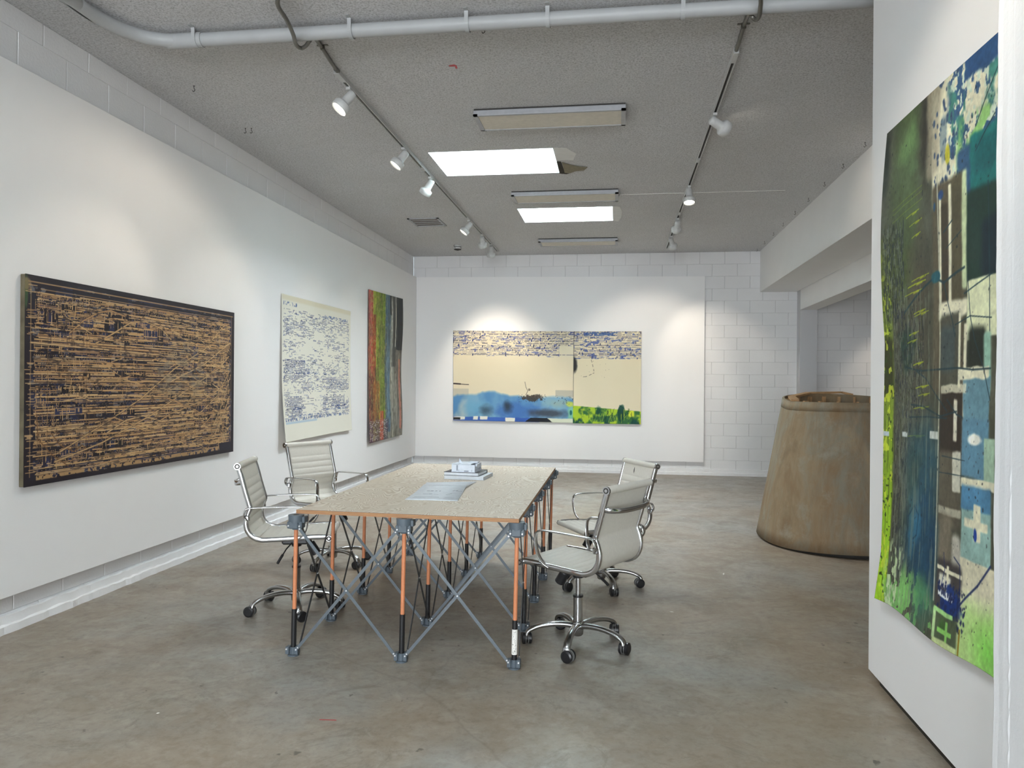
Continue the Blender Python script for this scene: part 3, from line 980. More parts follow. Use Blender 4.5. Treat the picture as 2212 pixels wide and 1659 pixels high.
# junction box
r = empty('junction_box', (0, 0, 0)); tag(r, 'white cornered junction box on the ceiling above the pipe', 'junction box')
m = MB(); m.box((-1.93, 3.955, H - .03), (.10, .10, .06), bev=.006); m.build('box_body', M['conduit'], r)
m = MB()
oc = [(-.062, -.075), (.062, -.075), (.078, -.055), (.078, .045), (.060, .062), (-.055, .062), (-.075, .045), (-.078, -.055)]
m.add([(-1.935 + x, 3.955 + y, H - .066) for x, y in oc] + [(-1.935 + x, 3.955 + y, H - .061) for x, y in oc], [tuple(range(8))[::-1], tuple(range(8, 16))] + [(i, (i + 1) % 8, 8 + (i + 1) % 8, 8 + i) for i in range(8)])
m.build('cover_plate', M['white'], r)
for nm, pts_, lb in (('flexible_conduit', [(-1.90, 4.025, 3.655), (-1.93, 4.08, 3.62), (-1.937, 4.21, 3.60), (-1.965, 4.36, 3.588), (-2.003, 4.49, 3.585), (-1.998, 4.552, 3.59), (-1.962, 4.545, 3.60), (-1.930, 4.525, 3.62), (-1.925, 4.57, 3.66), (-1.945, 4.72, 3.687), (-1.975, 5.0, 3.687), (-1.985, 5.14, 3.687)], 'grey conduit looping from the white junction box over the pipe to the track'),
                     ('flexible_conduit', [(.755, 3.6, 3.69), (.75, 4.2, 3.62), (.765, 4.36, 3.598), (.777, 4.47, 3.59), (.768, 4.53, 3.595), (.745, 4.52, 3.61), (.738, 4.56, 3.65), (.742, 4.75, 3.687), (.747, 5.0, 3.687), (.75, 5.18, 3.687)], 'thin grey conduit hooking over the pipe at the end of the second light track')):
    r = empty(nm, (0, 0, 0)); tag(r, lb, 'conduit')
    m = MB(); m.tube(smooth_path(pts_, 7), .0125, 12); m.build('conduit_run', M['conduit'], r)
    e = pts_[-1]; c = pts_[-3]
    m = MB(); m.cyl((e[0], e[1] - .035, e[2]), (e[0], e[1] + .01, e[2]), .0165, n=14); m.build('conduit_connector', M['conduit'], r)
    m = MB(); m.box((c[0], c[1] + .05, H - .004), (.075, .016, .004)); m.box((c[0], c[1] + .05, 3.687), (.030, .014, .034), bev=.005); m.build('conduit_clamp', M['conduit'], r)

def track(x, label):
    r = empty('light_track', (0, 0, 0)); tag(r, label, 'light track', 'ceiling light tracks')
    m = MB()
    m.box((x - .0135, (5.14 + 12.45) / 2, H - .017), (.008, 7.31, .034))
    m.box((x + .0135, (5.14 + 12.45) / 2, H - .017), (.008, 7.31, .034))
    m.mat(1).box((x, (5.14 + 12.45) / 2, H - .009), (.02, 7.30, .018))
    m.build('track_rail', [M['white'], M['slot']], r)
    for yy_, l_ in ((5.22, .16), (7.57, .10), (9.9, .10), (12.4, .08)):
        m = MB(); m.box((x, yy_, H - .0185), (.038, l_, .037), bev=.002); m.build('track_connector', M['white'], r)
track(-1.995, 'white ceiling track on the side nearer the brown painting, several lamp heads on it')
track(.750, 'white ceiling track on the side nearer the beam, four lamp heads on it')

def spot_head(x, y, aim, lit, label, stem=.045):
    """lamp head hanging from the track at (x, y)"""
    r = empty('track_spotlight', (x, y, 0)); tag(r, label, 'spotlight', 'white spotlights on the ceiling tracks')
    aim = Vector(aim) - Vector((x, y, H - .12)); aim.normalize()
    m = MB(); m.box((0, 0, H - .044), (.034, .085, .022), bev=.003); m.cyl((0, 0, H - .055), (0, 0, H - .085), .009, n=12)
    m.build('track_adapter', M['white'], r)
    side = aim.cross(Vector((0, 0, 1))).normalized()
    piv = Vector((0, 0, H - .098))
    q = aim.to_track_quat('Z', 'Y').to_matrix()
    m = MB()
    m.cyl(piv - side * .030, piv + side * .030, .014, n=14)
    m.build('swivel', M['white'], r)
    prof = [(0, -.055), (.026, -.055), (.034, -.048), (.036, -.02), (.037, .045), (.044, .056), (.060, .064), (.0655, .072), (.0655, .118), (.062, .120), (.0585, .118), (.0575, .108), (.0, .108)]
    m = MB(); m.lathe(prof, 30, q, piv + aim * .012)
    hd = m.build('lamp_housing', M['white'], r)
    m = MB(); m.lathe([(0, .1095), (.030, .1093), (.0565, .1088)], 30, q, piv + aim * .012)
    m.build('lamp_face', M['lamp'] if lit else M['diffuser'], hd)
    return piv + Vector((x, y, 0)) + aim * .145, aim
HEADS = [
    (-1.995, 5.42, (-3.5, 4.45, 1.30), 'largest spotlight, glowing, at the near end of the track by the brown painting'),
    (-1.995, 6.86, (-3.5, 6.25, 1.45), 'glowing spotlight, second from the near end of the track by the brown painting'),
    (-1.995, 7.86, (-3.5, 8.55, 1.5), 'bluish white spotlight, third along, pointing at the blue and white paper artwork'),
    (-1.995, 9.98, (-3.5, 9.5, 1.5), 'small glowing spotlight beyond the ceiling vent, fourth along its track'),
    (-1.995, 10.95, (-2.05, 12.87, 1.55), 'small spotlight aimed away at the far wall, next to last on its track'),
    (-1.995, 11.75, (-2.2, 12.87, 1.3), 'last small spotlight at the far end of the track beside the smoke detector'),
    (.750, 6.28, (2.3, 7.2, 2.9), 'unlit-looking spotlight turned towards the beam, nearest head of the second track'),
    (.750, 8.52, (.75, 7.7, .5), 'glowing spotlight turned to us on the track nearer the beam'),
    (.750, 10.15, (.45, 12.87, 1.6), 'small spotlight aimed at the far board, third on the track nearer the beam'),
    (.750, 11.35, (1.6, 12.9, 1.6), 'smallest spotlight at the far end of the track nearer the beam')]
HP = [spot_head(x, y, aim, True, lb) for x, y, aim, lb in HEADS]
# a further head over the spot where the photographer stands lights the tall painting
HP2 = spot_head(-.15, 1.9, (1.28, 3.05, 2.1), True, 'spotlight above the viewer lighting the tall green painting')

# flat ceiling light fixtures
for (x0, x1, y0, y1, lb) in [(-1.181, .041, 6.03, 6.405, 'nearest flat rectangular ceiling light, switched off, before the first skylight'), (-1.244, -.018, 8.655, 9.03, 'flat ceiling light between the two skylights'), (-1.228, -.028, 11.51, 11.89, 'farthest flat ceiling light near the far wall')]:
    r = empty('ceiling_light', ((x0 + x1) / 2, (y0 + y1) / 2, 0)); tag(r, lb, 'ceiling light', 'flat ceiling lights')
    w_, d_ = x1 - x0, y1 - y0
    m = MB(); m.mat(1).box((0, 0, H - .006), (w_ - .01, d_ - .01, .012)); m.mat(0).box((0, 0, H - .028), (w_, d_, .032), bev=.003)  # dark box on top paints the shaded gap line below the ceiling
    m.box((0, -d_ / 2 + .012, H - .050), (w_, .024, .014)); m.box((0, d_ / 2 - .012, H - .050), (w_, .024, .014))
    m.box((-w_ / 2 + .018, 0, H - .050), (.036, d_, .014)); m.box((w_ / 2 - .018, 0, H - .050), (.036, d_, .014))
    m.build('light_frame', [M['fixture'], M['slot']], r)
    m = MB(); m.box((0, 0, H - .049), (w_ - .07, d_ - .046, .006)); m.build('light_diffuser', M['diffuser'], r)
# air vent
M['ventdark'] = plain('shaded_vent_cavity', (118, 110, 105), .8)  # flat sheet colour, stands in for the shade inside the louvres
r = empty('air_vent', (-2.62, 10.17, 0)); tag(r, 'louvred air vent in the ceiling beside the first light track', 'vent')
m = MB()
for sx_ in (-1, 1): m.box((sx_ * .20, 0, H - .006), (.03, .50, .012))
for sy_ in (-1, 1): m.box((0, sy_ * .235, H - .006), (.43, .03, .012))
m.build('vent_frame', M['fixture'], r)
m = MB(); m.box((0, 0, H - .0015), (.38, .45, .003)); m.build('vent_cavity', M['ventdark'], r)
for k in range(3):
    m = MB(); m.box((0, -.115 + .115 * k, H - .005), (.38, .022, .004)); m.build('vent_slat', M['fixture'], r)
# smoke detector hanging from its base
r = empty('smoke_detector', (-2.575, 11.95, 0)); tag(r, 'round smoke detector dangling from the ceiling near the far wall', 'smoke detector')
m = MB(); m.cyl((0, 0, H), (0, 0, H - .022), .065, .062, 28); m.cyl((0, 0, H - .03), (0, 0, H - .062), .058, .062, 28); m.build('detector_body', M['white'], r)
m = MB(); m.cyl((0, 0, H - .0622), (0, 0, H - .072), .060, .050, 28); m.cyl((0, 0, H - .073), (0, 0, H - .080), .03, .02); m.build('detector_grille', M['slot'], r)
m = MB(); m.tube(smooth_path([(-.03, -.07, H - .002), (-.045, -.075, H - .01), (-.04, -.07, H - .03), (-.02, -.05, H - .05)], 4), .0025, 6); m.build('loose_wire', M['slot'], r)
# small hooks
def hook(x, y, label, group):
    m = MB()
    m.tube(smooth_path([(x, y, H), (x, y, H - .018), (x + .008, y, H - .032), (x - .004, y, H - .044), (x - .012, y, H - .034)], 4), .0022, 6)
    m.cyl((x, y, H), (x, y, H - .003), .006, n=10)
    tag(m.build('ceiling_hook', M['slot']), label, 'hook', group)
for y in (7.27, 7.95, 8.64, 9.34, 10.03, 10.73, 11.38, 12.06, 12.70):
    hook(2.20, y, 'tiny dark hook screwed into the ceiling along the beam', 'small hooks along the beam')
for x, y, lb in ((-3.252, 6.256, 'tiny wire hook, one of a pair near the block wall'), (-3.199, 6.262, 'tiny wire hook, one of a pair near the block wall')):
    hook(x, y, lb, 'pair of hooks near the block wall')
hook(-3.174, 5.312, 'single tiny wire hook on the ceiling between pipe and block wall', None)
hook(-.846, 4.643, 'single tiny wire hook on the ceiling just beyond the pipe', None)
# torn plaster beside the first skylight, patches, red mark, ceiling seam
def flat_patch(name, pts_, zz, th, mat, label, cat):
    n = len(pts_)
    m = MB(); m.add([(x, y, zz) for x, y in pts_] + [(x, y, zz + th) for x, y in pts_], [tuple(range(n))[::-1], tuple(range(n, 2 * n))] + [(i, (i + 1) % n, n + (i + 1) % n, n + i) for i in range(n)])
    return tag(m.build(name, mat), label, cat)
r = empty('torn_plaster', (0, 0, 0)); tag(r, 'torn brown hole in the ceiling plaster at the corner of the first skylight', 'damage')
def rp(nm, pts_, zz, th, mt):
    n = len(pts_); m = MB(); m.add([(x, y, zz) for x, y in pts_] + [(x, y, zz + th) for x, y in pts_], [tuple(range(n))[::-1], tuple(range(n, 2 * n))] + [(i, (i + 1) % n, n + (i + 1) % n, n + i) for i in range(n)])
    return m.build(nm, mt, r)
rp('exposed_hole', [(-.628, 7.54), (-.585, 7.55), (-.575, 7.92), (-.50, 7.95), (-.56, 8.0), (-.632, 7.97)], H - .004, .003, M['hole'])
rp('hanging_flap', [(-.575, 7.56), (-.50, 7.65), (-.42, 7.72), (-.33, 7.76), (-.37, 7.86), (-.46, 7.88), (-.52, 7.95), (-.575, 7.93)], H - .010, .005, M['lath'])
flat_patch('plaster_patch', [(-.09, 9.50), (.0, 9.53), (.03, 9.8), (.02, 10.15), (-.02, 10.4), (-.085, 10.36)], H - .003, .002, M['patch'], 'lighter plaster patch at the end of the second skylight', 'patch')
flat_patch('plaster_patch', [(-.62, 7.10), (-.50, 7.12), (-.42, 7.3), (-.46, 7.52), (-.56, 7.5), (-.62, 7.5)], H - .003, .002, M['patch'], 'lighter plaster patch beside the first skylight above the torn hole', 'patch')
flat_patch('paint_mark', [(-1.19, 5.18), (-1.15, 5.17), (-1.135, 5.19), (-1.14, 5.24), (-1.155, 5.24), (-1.15, 5.205), (-1.19, 5.20)], H - .002, .001, M['redmark'], 'small red paint mark on the ceiling', 'mark')
m = MB(); m.box(((-.0 + 1.85) / 2, 8.94, H - .0025), (1.85, .014, .004))
tag(m.build('ceiling_seam_tape', M['patch']), 'thin pale seam line on the ceiling crossing the second track', 'seam')
# floor litter
m = MB(); m.box((-1.253, 3.195, .0008), (.075, .006, .001), Matrix.Rotation(.08, 3, 'Z'))
tag(m.build('tape_strip', M['red']), 'thin red strip of tape stuck to the concrete floor', 'tape')
for x, y, a, l_, lb in ((.832, 6.161, 1.35, .075, 'white paper sliver on the floor in front of the wooden form'), (-2.025, 3.141, .9, .016, 'tiny white fleck on the bare floor nearest the viewer'), (.357, 5.07, -.4, .03, 'small white paper scrap on the floor right of the chairs')):
    m = MB()
    q = Matrix.Rotation(a, 3, 'Z')
    pl = [(-l_ / 2, 0), (-l_ * .1, -.006), (l_ / 2, 0), (l_ * .05, .007)]
    m.add([Vector((x, y, .0015)) + q @ Vector((u, v, 0)) for u, v in pl] + [Vector((x, y, .0005)) + q @ Vector((u, v, 0)) for u, v in pl], [(0, 1, 2, 3), (7, 6, 5, 4), (0, 4, 5, 1), (1, 5, 6, 2), (2, 6, 7, 3), (3, 7, 4, 0)])
    tag(m.build('paper_scrap', M['chip']), lb, 'scrap')
# ------------------------------------------------------------------ paintings: colours computed per vertex, stored as a colour attribute
t = NT('painted_surface')
at_ = t.n('ShaderNodeAttribute', attribute_name='paint')
t.l(at_.outputs['Color'], t.b.inputs['Base Color'])
t.set(None, .6, 0, .2)
t.bump(t.noise(120, 3), .12, .002)
M['paint'] = t.m
t = NT('glossy_painted_surface')
at_ = t.n('ShaderNodeAttribute', attribute_name='paint')
t.l(at_.outputs['Color'], t.b.inputs['Base Color'])
t.set(None, .45, 0, .3)
t.bump(at_.outputs['Fac'], .5, .003)
M['paint2'] = t.m

class Art:
    def __init__(s, wm, hm, nx, ny, bg, seed):
        s.wm, s.hm, s.nx, s.ny = wm, hm, nx, ny
        s.U, s.V = np.meshgrid(np.linspace(0, 1, nx), np.linspace(0, 1, ny))
        s.a = np.ones((ny, nx, 3)) * np.array(bg, float)
        s.r = np.random.RandomState(seed)
    def noise(s, cx, cy, octs=4, pers=.55, seed=None):
        """fractal value noise 0..1 with cx x cy cells"""
        r = s.r if seed is None else np.random.RandomState(seed)
        out = np.zeros((s.ny, s.nx)); amp = 1; tot = 0
        for o in range(octs):
            gx_, gy_ = int(cx * 2 ** o) + 2, int(cy * 2 ** o) + 2
            if gx_ > s.nx or gy_ > s.ny: break
            g = r.rand(gy_ + 1, gx_ + 1)
            x = s.U * (gx_ - 1); y = s.V * (gy_ - 1)
            xi = x.astype(int); yi = y.astype(int)
            fx = x - xi; fy = y - yi
            fx = fx * fx * (3 - 2 * fx); fy = fy * fy * (3 - 2 * fy)
            v = g[yi, xi] * (1 - fx) * (1 - fy) + g[yi, xi + 1] * fx * (1 - fy) + g[yi + 1, xi] * (1 - fx) * fy + g[yi + 1, xi + 1] * fx * fy
            out += v * amp; tot += amp; amp *= pers
        return out / tot
    def blend(s, mask, c, sl=None):
        m = np.clip(mask, 0, 1)[..., None]
        c = np.array(c, float)
        if sl is None: s.a = s.a * (1 - m) + c * m
        else: s.a[sl] = s.a[sl] * (1 - m) + c * m
    def box(s, u0, v0, u1, v1, soft=.004, warp=0, wn=None):
        U, V = s.U, s.V
        if warp:
            n1 = s.noise(9, 12, 4) - .5; n2 = s.noise(9, 12, 4) - .5
            U = U + n1 * warp / s.wm; V = V + n2 * warp / s.hm
        su, sv = soft / s.wm, soft / s.hm
        f = lambda x: np.clip(x, 0, 1)
        m = f((U - u0) / su + .5) * f((u1 - U) / su + .5) * f((V - v0) / sv + .5) * f((v1 - V) / sv + .5)
        return m * m * (3 - 2 * m)
    def rect(s, u0, v0, u1, v1, c, soft=.004, warp=0, alpha=1):
        s.blend(s.box(u0, v0, u1, v1, soft, warp) * alpha, c)
    def hard(s, u0, v0, u1, v1, c, alpha=1):
        """quick crisp rectangle"""
        x0, x1 = int(round(u0 * (s.nx - 1))), int(round(u1 * (s.nx - 1)))
        y0, y1 = int(round(v0 * (s.ny - 1))), int(round(v1 * (s.ny - 1)))
        x1 = max(x1, x0 + 1); y1 = max(y1, y0 + 1)
        x0, y0 = max(x0, 0), max(y0, 0)
        q = s.a[y0:y1, x0:x1]
        q[:] = q * (1 - alpha) + np.array(c, float) * alpha
    def line(s, pts, w, c, alpha=1, soft=None):
        """polyline in uv, w in metres (half applied each side)"""
        soft = soft or w * .5
        for (u0, v0), (u1, v1) in zip(pts, pts[1:]):
            pad = w + soft
            x0 = max(0, int((min(u0, u1) - pad / s.wm) * (s.nx - 1))); x1 = min(s.nx, int((max(u0, u1) + pad / s.wm) * (s.nx - 1)) + 2)
            y0 = max(0, int((min(v0, v1) - pad / s.hm) * (s.ny - 1))); y1 = min(s.ny, int((max(v0, v1) + pad / s.hm) * (s.ny - 1)) + 2)
            if x1 <= x0 or y1 <= y0: continue
            X = s.U[y0:y1, x0:x1] * s.wm; Y = s.V[y0:y1, x0:x1] * s.hm
            ax, ay, bx, by = u0 * s.wm, v0 * s.hm, u1 * s.wm, v1 * s.hm
            dx, dy = bx - ax, by - ay; L = dx * dx + dy * dy + 1e-9
            tt = np.clip(((X - ax) * dx + (Y - ay) * dy) / L, 0, 1)
            d = np.hypot(X - ax - tt * dx, Y - ay - tt * dy)
            s.blend(np.clip((w / 2 - d) / soft + .5, 0, 1) * alpha, c, (slice(y0, y1), slice(x0, x1)))
    def blob(s, u, v, ru, rv, c, alpha=1, edge=.3, warp=.5, cells=14):
        """soft stain, radii in uv"""
        n = (s.noise(cells, cells * s.hm / s.wm, 4) - .5) * warp * 2
        d = np.hypot((s.U - u) / ru, (s.V - v) / rv) + n
        s.blend(np.clip((1 - d) / edge, 0, 1) * alpha, c)
    def speck(s, region, n, c, rmin, rmax, alpha=1):
        u0, v0, u1, v1 = region
        for _ in range(n):
            u, v = s.r.uniform(u0, u1), s.r.uniform(v0, v1); w = s.r.uniform(rmin, rmax)
            s.line([(u, v), (u + s.r.uniform(-.4, .4) * w / s.wm, v + s.r.uniform(-1, 1) * w / s.hm)], w, c, alpha)
    def mesh(s, name, place, mat, parent=None, solid=.0015):
        """place(U, V) -> X, Y, Z arrays"""
        X, Y, Z = place(s.U, s.V)
        co = np.stack([X, Y, Z], -1).reshape(-1, 3).astype(np.float32)
        ny, nx = s.ny, s.nx
        idx = np.arange(ny * nx).reshape(ny, nx)
        q = np.stack([idx[1:, :-1], idx[1:, 1:], idx[:-1, 1:], idx[:-1, :-1]], -1).reshape(-1, 4)
        me = bpy.data.meshes.new(name)
        me.vertices.add(len(co)); me.vertices.foreach_set('co', co.ravel())
        me.loops.add(q.size); me.loops.foreach_set('vertex_index', q.ravel().astype(np.int32))
        me.polygons.add(len(q)); me.polygons.foreach_set('loop_start', (np.arange(len(q)) * 4).astype(np.int32))
        me.polygons.foreach_set('use_smooth', np.ones(len(q), bool))
        me.update(calc_edges=True)
        c = np.clip(s.a, 0, 255) / 255
        c = np.where(c <= .04045, c / 12.92, ((c + .055) / 1.055) ** 2.4)
        ca = me.color_attributes.new('paint', 'FLOAT_COLOR', 'POINT')
        ca.data.foreach_set('color', np.concatenate([c, np.ones((ny, nx, 1))], -1).astype(np.float32).ravel())
        me.materials.append(mat)
        o = bpy.data.objects.new(name, me); COL.objects.link(o)
        if parent is not None: o.parent = parent
        if solid:
            md = o.modifiers.new('thickness', 'SOLIDIFY'); md.thickness = solid; md.offset = -1
        return o

def strips(A, v0, v1, n, c, hmin, hmax, umin, umax, wmin, wmax, alpha=1, gaps=0.0):
    """many little horizontal strokes"""
    r = A.r
    for _ in range(n):
        v = r.uniform(v0, v1); u = r.uniform(umin, umax); w = r.uniform(wmin, wmax) ** 1.0; h = r.uniform(hmin, hmax)
        A.hard(u, v, min(u + w, umax), v + h / A.hm, c if not callable(c) else c(), alpha)

# ---- 1: brown line painting on stretched canvas (left board)
A = Art(2.46, 1.262, 900, 470, (34, 30, 42), 11)
r = A.r
n1 = A.noise(16, 9, 4)
A.blend((n1 > .56) * .6, (52, 58, 92)); A.blend((A.noise(26, 30, 4) > .64) * .55, (150, 150, 150)); A.blend((A.noise(14, 14, 3) > .66) * .7, (30, 38, 74))
TAN = [(196, 160, 112), (188, 150, 104), (204, 170, 124), (180, 140, 96)]
def tan(): return TAN[r.randint(4)]
IN = (.03, .07, .97, .955)
def dark(): return [(30, 25, 36), (36, 32, 52), (24, 20, 28), (42, 48, 82)][r.choice([0, 0, 0, 1, 2, 2, 3])]
px_, pz_ = 1.0 / A.nx, 1.0 / A.ny
# tan field woven from long thin lines
v = .07
while v < .955:
    hh = r.choice([1, 1, 1, 2, 2, 3]); u = .028 + r.uniform(0, .015)
    while u < .965:
        L = r.uniform(.03, .42)
        if r.rand() < .88: A.hard(u, v, min(u + L, .972 - r.uniform(0, .02)), v + hh * pz_, tan())
        u += L + r.uniform(.002, .018)
    v += (hh + r.choice([1, 1, 1, 2, 2, 3])) * pz_
# little dark cells between short uprights
for _ in range(2400):
    u, v = r.uniform(.03, .96), r.uniform(.075, .94)
    nb = r.randint(1, 7); cw = r.choice([3, 4, 5, 7, 10]) * px_; ch = r.choice([2, 2, 3, 3, 4, 5]) * pz_
    for k in range(nb):
        A.hard(u + k * (cw + 2 * px_), v, min(.972, u + k * (cw + 2 * px_) + cw), v + ch, dark(), .95)
# solid tan rules over them
for _ in range(260):
    v = r.uniform(.07, .94); u = r.uniform(.028, .9); A.hard(u, v, min(u + r.uniform(.04, .4), .968), v + r.choice([1, 2, 2, 3]) * pz_, tan(), .97)
for v in (.30, .315, .455, .465, .50, .64, .655, .74, .80):
    A.hard(.03, v, .60 + r.uniform(0, .35), v + 3 * pz_, tan()); A.hard(.03, v + 4 * pz_, .5 + r.uniform(0, .4), v + 6 * pz_, (92, 66, 50), .8)
# larger dark openings with uprights
for (cu, cv, w_, h_) in [(.06, .17, .05, .06), (.12, .12, .05, .03), (.19, .175, .05, .045), (.30, .125, .09, .03), (.285, .17, .07, .06), (.42, .155, .07, .035), (.46, .20, .08, .05), (.53, .19, .03, .07), (.20, .46, .03, .035), (.33, .445, .14, .03), (.12, .53, .10, .035), (.10, .64, .10, .03),
                         (.33, .66, .09, .03), (.6, .58, .12, .03), (.75, .66, .10, .04), (.8, .5, .06, .04), (.70, .38, .05, .03), (.9, .62, .05, .06), (.82, .72, .07, .04), (.28, .83, .09, .035), (.24, .87, .05, .03), (.12, .85, .06, .03), (.06, .87, .04, .05), (.9, .8, .05, .06), (.72, .27, .04, .07), (.92, .3, .04, .08), (.55, .32, .1, .02), (.66, .2, .08, .03)]:
    A.hard(cu, cv, cu + w_, cv + h_, dark(), .95)
    if r.rand() < .4: A.hard(cu + w_ * .3, cv, cu + w_ * .6, cv + h_, (44, 52, 92), .7)
    k = 0.0
    while k < w_:
        A.hard(cu + k, cv, cu + k + r.choice([1, 2, 2, 3]) * px_, cv + h_ * r.uniform(.3, 1), tan()); k += r.uniform(.006, .022)
    for _ in range(int(3)):
        q = cv + r.uniform(0, h_); A.hard(cu + r.uniform(0, w_ * .5), q, cu + w_ * r.uniform(.6, 1), q + 2 * pz_, tan())
# thin uprights
for _ in range(700):
    u = r.choice([r.uniform(.03, .97), r.uniform(.03, .22), r.uniform(.8, .97)]); v = r.uniform(.07, .9); L = r.uniform(.008, .05)
    A.hard(u, v, u + r.choice([1, 1, 2]) * px_, min(v + L, .955), tan() if r.rand() < .75 else (96, 70, 48))
for u in (.02, .05, .075, .14, .215, .225, .26, .37, .43, .5, .575, .66, .74, .835, .84, .90, .955):
    A.hard(u, .07 + r.uniform(0, .1), u + .0036 / A.wm, .955 - r.uniform(0, .15), (128, 96, 62), .6)
# brown drips
for pts in ([(.655, .26), (.70, .34), (.76, .45), (.80, .60), (.835, .72), (.85, .86)], [(.04, .66), (.045, .78), (.09, .86), (.15, .93)], [(.09, .76), (.12, .82), (.17, .86), (.2, .83), (.22, .86)]):
    A.line(pts, .008, (122, 88, 56))
for pts in ([(.15, .26), (.2, .19), (.26, .135), (.31, .115), (.37, .135)], [(.25, .30), (.32, .24), (.40, .165), (.47, .15), (.55, .18), (.60, .24)], [(.02, .32), (.3, .33), (.55, .34)],
            [(.11, .86), (.3, .72), (.45, .60), (.62, .42), (.80, .28), (.93, .10)], [(.10, .90), (.28, .83), (.5, .70), (.7, .55), (.9, .40), (.96, .32)], [(.45, .80), (.6, .70), (.8, .62), (.96, .50)],
            [(.60, .50), (.8, .38), (.97, .22)], [(.62, .72), (.76, .72), (.88, .60), (.97, .42)], [(.86, .80), (.93, .62), (.975, .45)], [(.87, .86), (.95, .66), (.97, .60)], [(.58, .60), (.7, .66), (.8, .72), (.92, .70)],
            [(.25, .72), (.33, .70), (.4, .74), (.47, .79), (.55, .78)], [(.3, .78), (.38, .72), (.46, .70), (.55, .74)], [(.78, .80), (.84, .74), (.9, .74), (.93, .80)], [(.83, .45), (.88, .40), (.93, .42), (.96, .46)]):
    A.line(pts, .013, (40, 30, 34), .8); A.line(pts, .010, tan())
for _ in range(150):
    u, v = r.uniform(.03, .96), r.uniform(.1, .93)
    if r.rand() < .6: u = r.uniform(.58, .96)
    a = r.uniform(-.9, .9); L = r.uniform(.015, .10)
    A.line([(u, v), (min(.975, u + L), v - a * L)], r.choice([.004, .006, .008]), tan())
for _ in range(60):
    u, v = r.uniform(.88, .97), r.uniform(.1, .9); A.line([(u, v), (min(.975, u + r.uniform(-.01, .03)), v + r.uniform(.02, .09))], .005, tan())
# grey scraped area
A.blend(np.clip((A.noise(30, 40, 3) - .5) * 8, 0, 1) * A.box(.52, .28, .80, .62, .3) * .5, (150, 138, 118))
A.blend(np.clip((A.noise(60, 90, 2) - .62) * 9, 0, 1) * .5, (40, 34, 38))
# dark border with thin rules
for (u0, v0, u1, v1) in ((0, 0, 1, .028), (0, 0, .016, 1), (.984, 0, 1, 1), (.0, .975, 1, 1)): A.hard(u0, v0, u1, v1, (36, 30, 38))
A.hard(.0, .03, .99, .036, (176, 142, 100), .8); A.hard(.05, .045, .97, .056, (34, 30, 40)); A.hard(.05, .060, .97, .064, (170, 136, 96), .8)
A.hard(.018, .06, .021, .96, (150, 122, 88), .7); A.hard(.978, .03, .980, .95, (160, 128, 90), .8)
A.hard(.90, .925, .984, .98, (34, 30, 44)); A.blob(.004, .1, .008, .08, (58, 84, 50), .9); A.blob(.005, .04, .02, .04, (150, 126, 90), .7)
A.blend(A.box(.04, .955, .9, .975, .008, .02) * (A.noise(130, 60, 2) > .42), (172, 138, 96))
for _ in range(70): q = r.uniform(.03, .95); A.hard(r.uniform(0, .02), q, r.uniform(.015, .04), q + .004, tan(), .8)
pr1 = empty('abstract_painting', (0, 0, 0)); tag(pr1, 'large stretched painting of dense tan lines over black on the long board', 'painting')
A.mesh('painted_front', lambda U, V: (np.full_like(U, -3.4655), 4.03 + 2.46 * U, 2.112 - 1.262 * V - .0 * U), M['paint2'], pr1, 0)
mb = MB(); mb.box((-3.483, 4.03 + 1.23, 2.112 - .631), (.032, 2.456, 1.258), bev=.003)
M['canvasedge'] = plain('canvas_edge', (92, 84, 64), .7, 0, .3, 12); mb.build('canvas_edge', M['canvasedge'], pr1)

# ---- 2: blue marks on white paper
CREAM = (230, 227, 214)
def blueprint(A, regs, n, dens=None, cells=(14, 30)):
    """printed blue dashes broken by cream lines"""
    r = A.r
    gate = A.noise(cells[0] * .4, cells[1] * .5, 3, seed=n)
    for _ in range(n):
        u0, v0, u1, v1 = regs[r.randint(len(regs))]
        u, v = r.uniform(u0, u1), r.uniform(v0, v1)
        g = gate[min(A.ny - 1, int(v * A.ny)), min(A.nx - 1, int(u * A.nx))]
        if g < r.uniform(.30, .64): continue
        v = round(v * A.hm / .0125) * .0125 / A.hm
        c = [(52, 66, 124), (72, 84, 128), (40, 44, 84), (96, 112, 158), (60, 70, 96)][r.randint(5)]
        if r.rand() < .6: A.hard(u, v, min(u + r.uniform(.008, .05), u1), v + r.uniform(.003, .0075) / A.hm, c, r.uniform(.5, .95))
        else: A.hard(u, v, u + r.uniform(.003, .008), v + r.uniform(.008, .016) / A.hm, c, r.uniform(.5, .9))
A = Art(2.06, 1.556, 330, 262, CREAM, 21); r = A.r
A.blend((A.noise(3, 3, 3)) * .25, (222, 216, 198))
blueprint(A, [(.01, .09, .97, .86)], 4400)
blueprint(A, [(.02, .09, .30, .28), (.02, .45, .45, .66), (.02, .44, .3, .56), (.6, .56, .97, .66), (.02, .7, .25, .82), (.55, .70, .9, .80)], 2600)
for (a, b, c, d) in [(.02, .045, .2, .07), (.55, .08, .95, .10), (.02, .845, .95, .865), (.05, .825, .6, .838), (.55, .80, .95, .812)]:
    A.blend(A.box(a, b, c, d, .01) * (A.noise(120, 60, 2) > .52) * .8, (84, 104, 150))
A.blend(A.box(.02, .868, .45, .882, .01) * .5, (130, 168, 204))
for _ in range(60):
    u, v = r.uniform(.02, .9), r.uniform(.1, .8); A.line([(u, v), (u + r.uniform(.02, .1), v + r.uniform(-.05, .05))], .006, CREAM)
A.blend(A.box(0, 0, 1, .035, .03) * .5, (214, 202, 170))
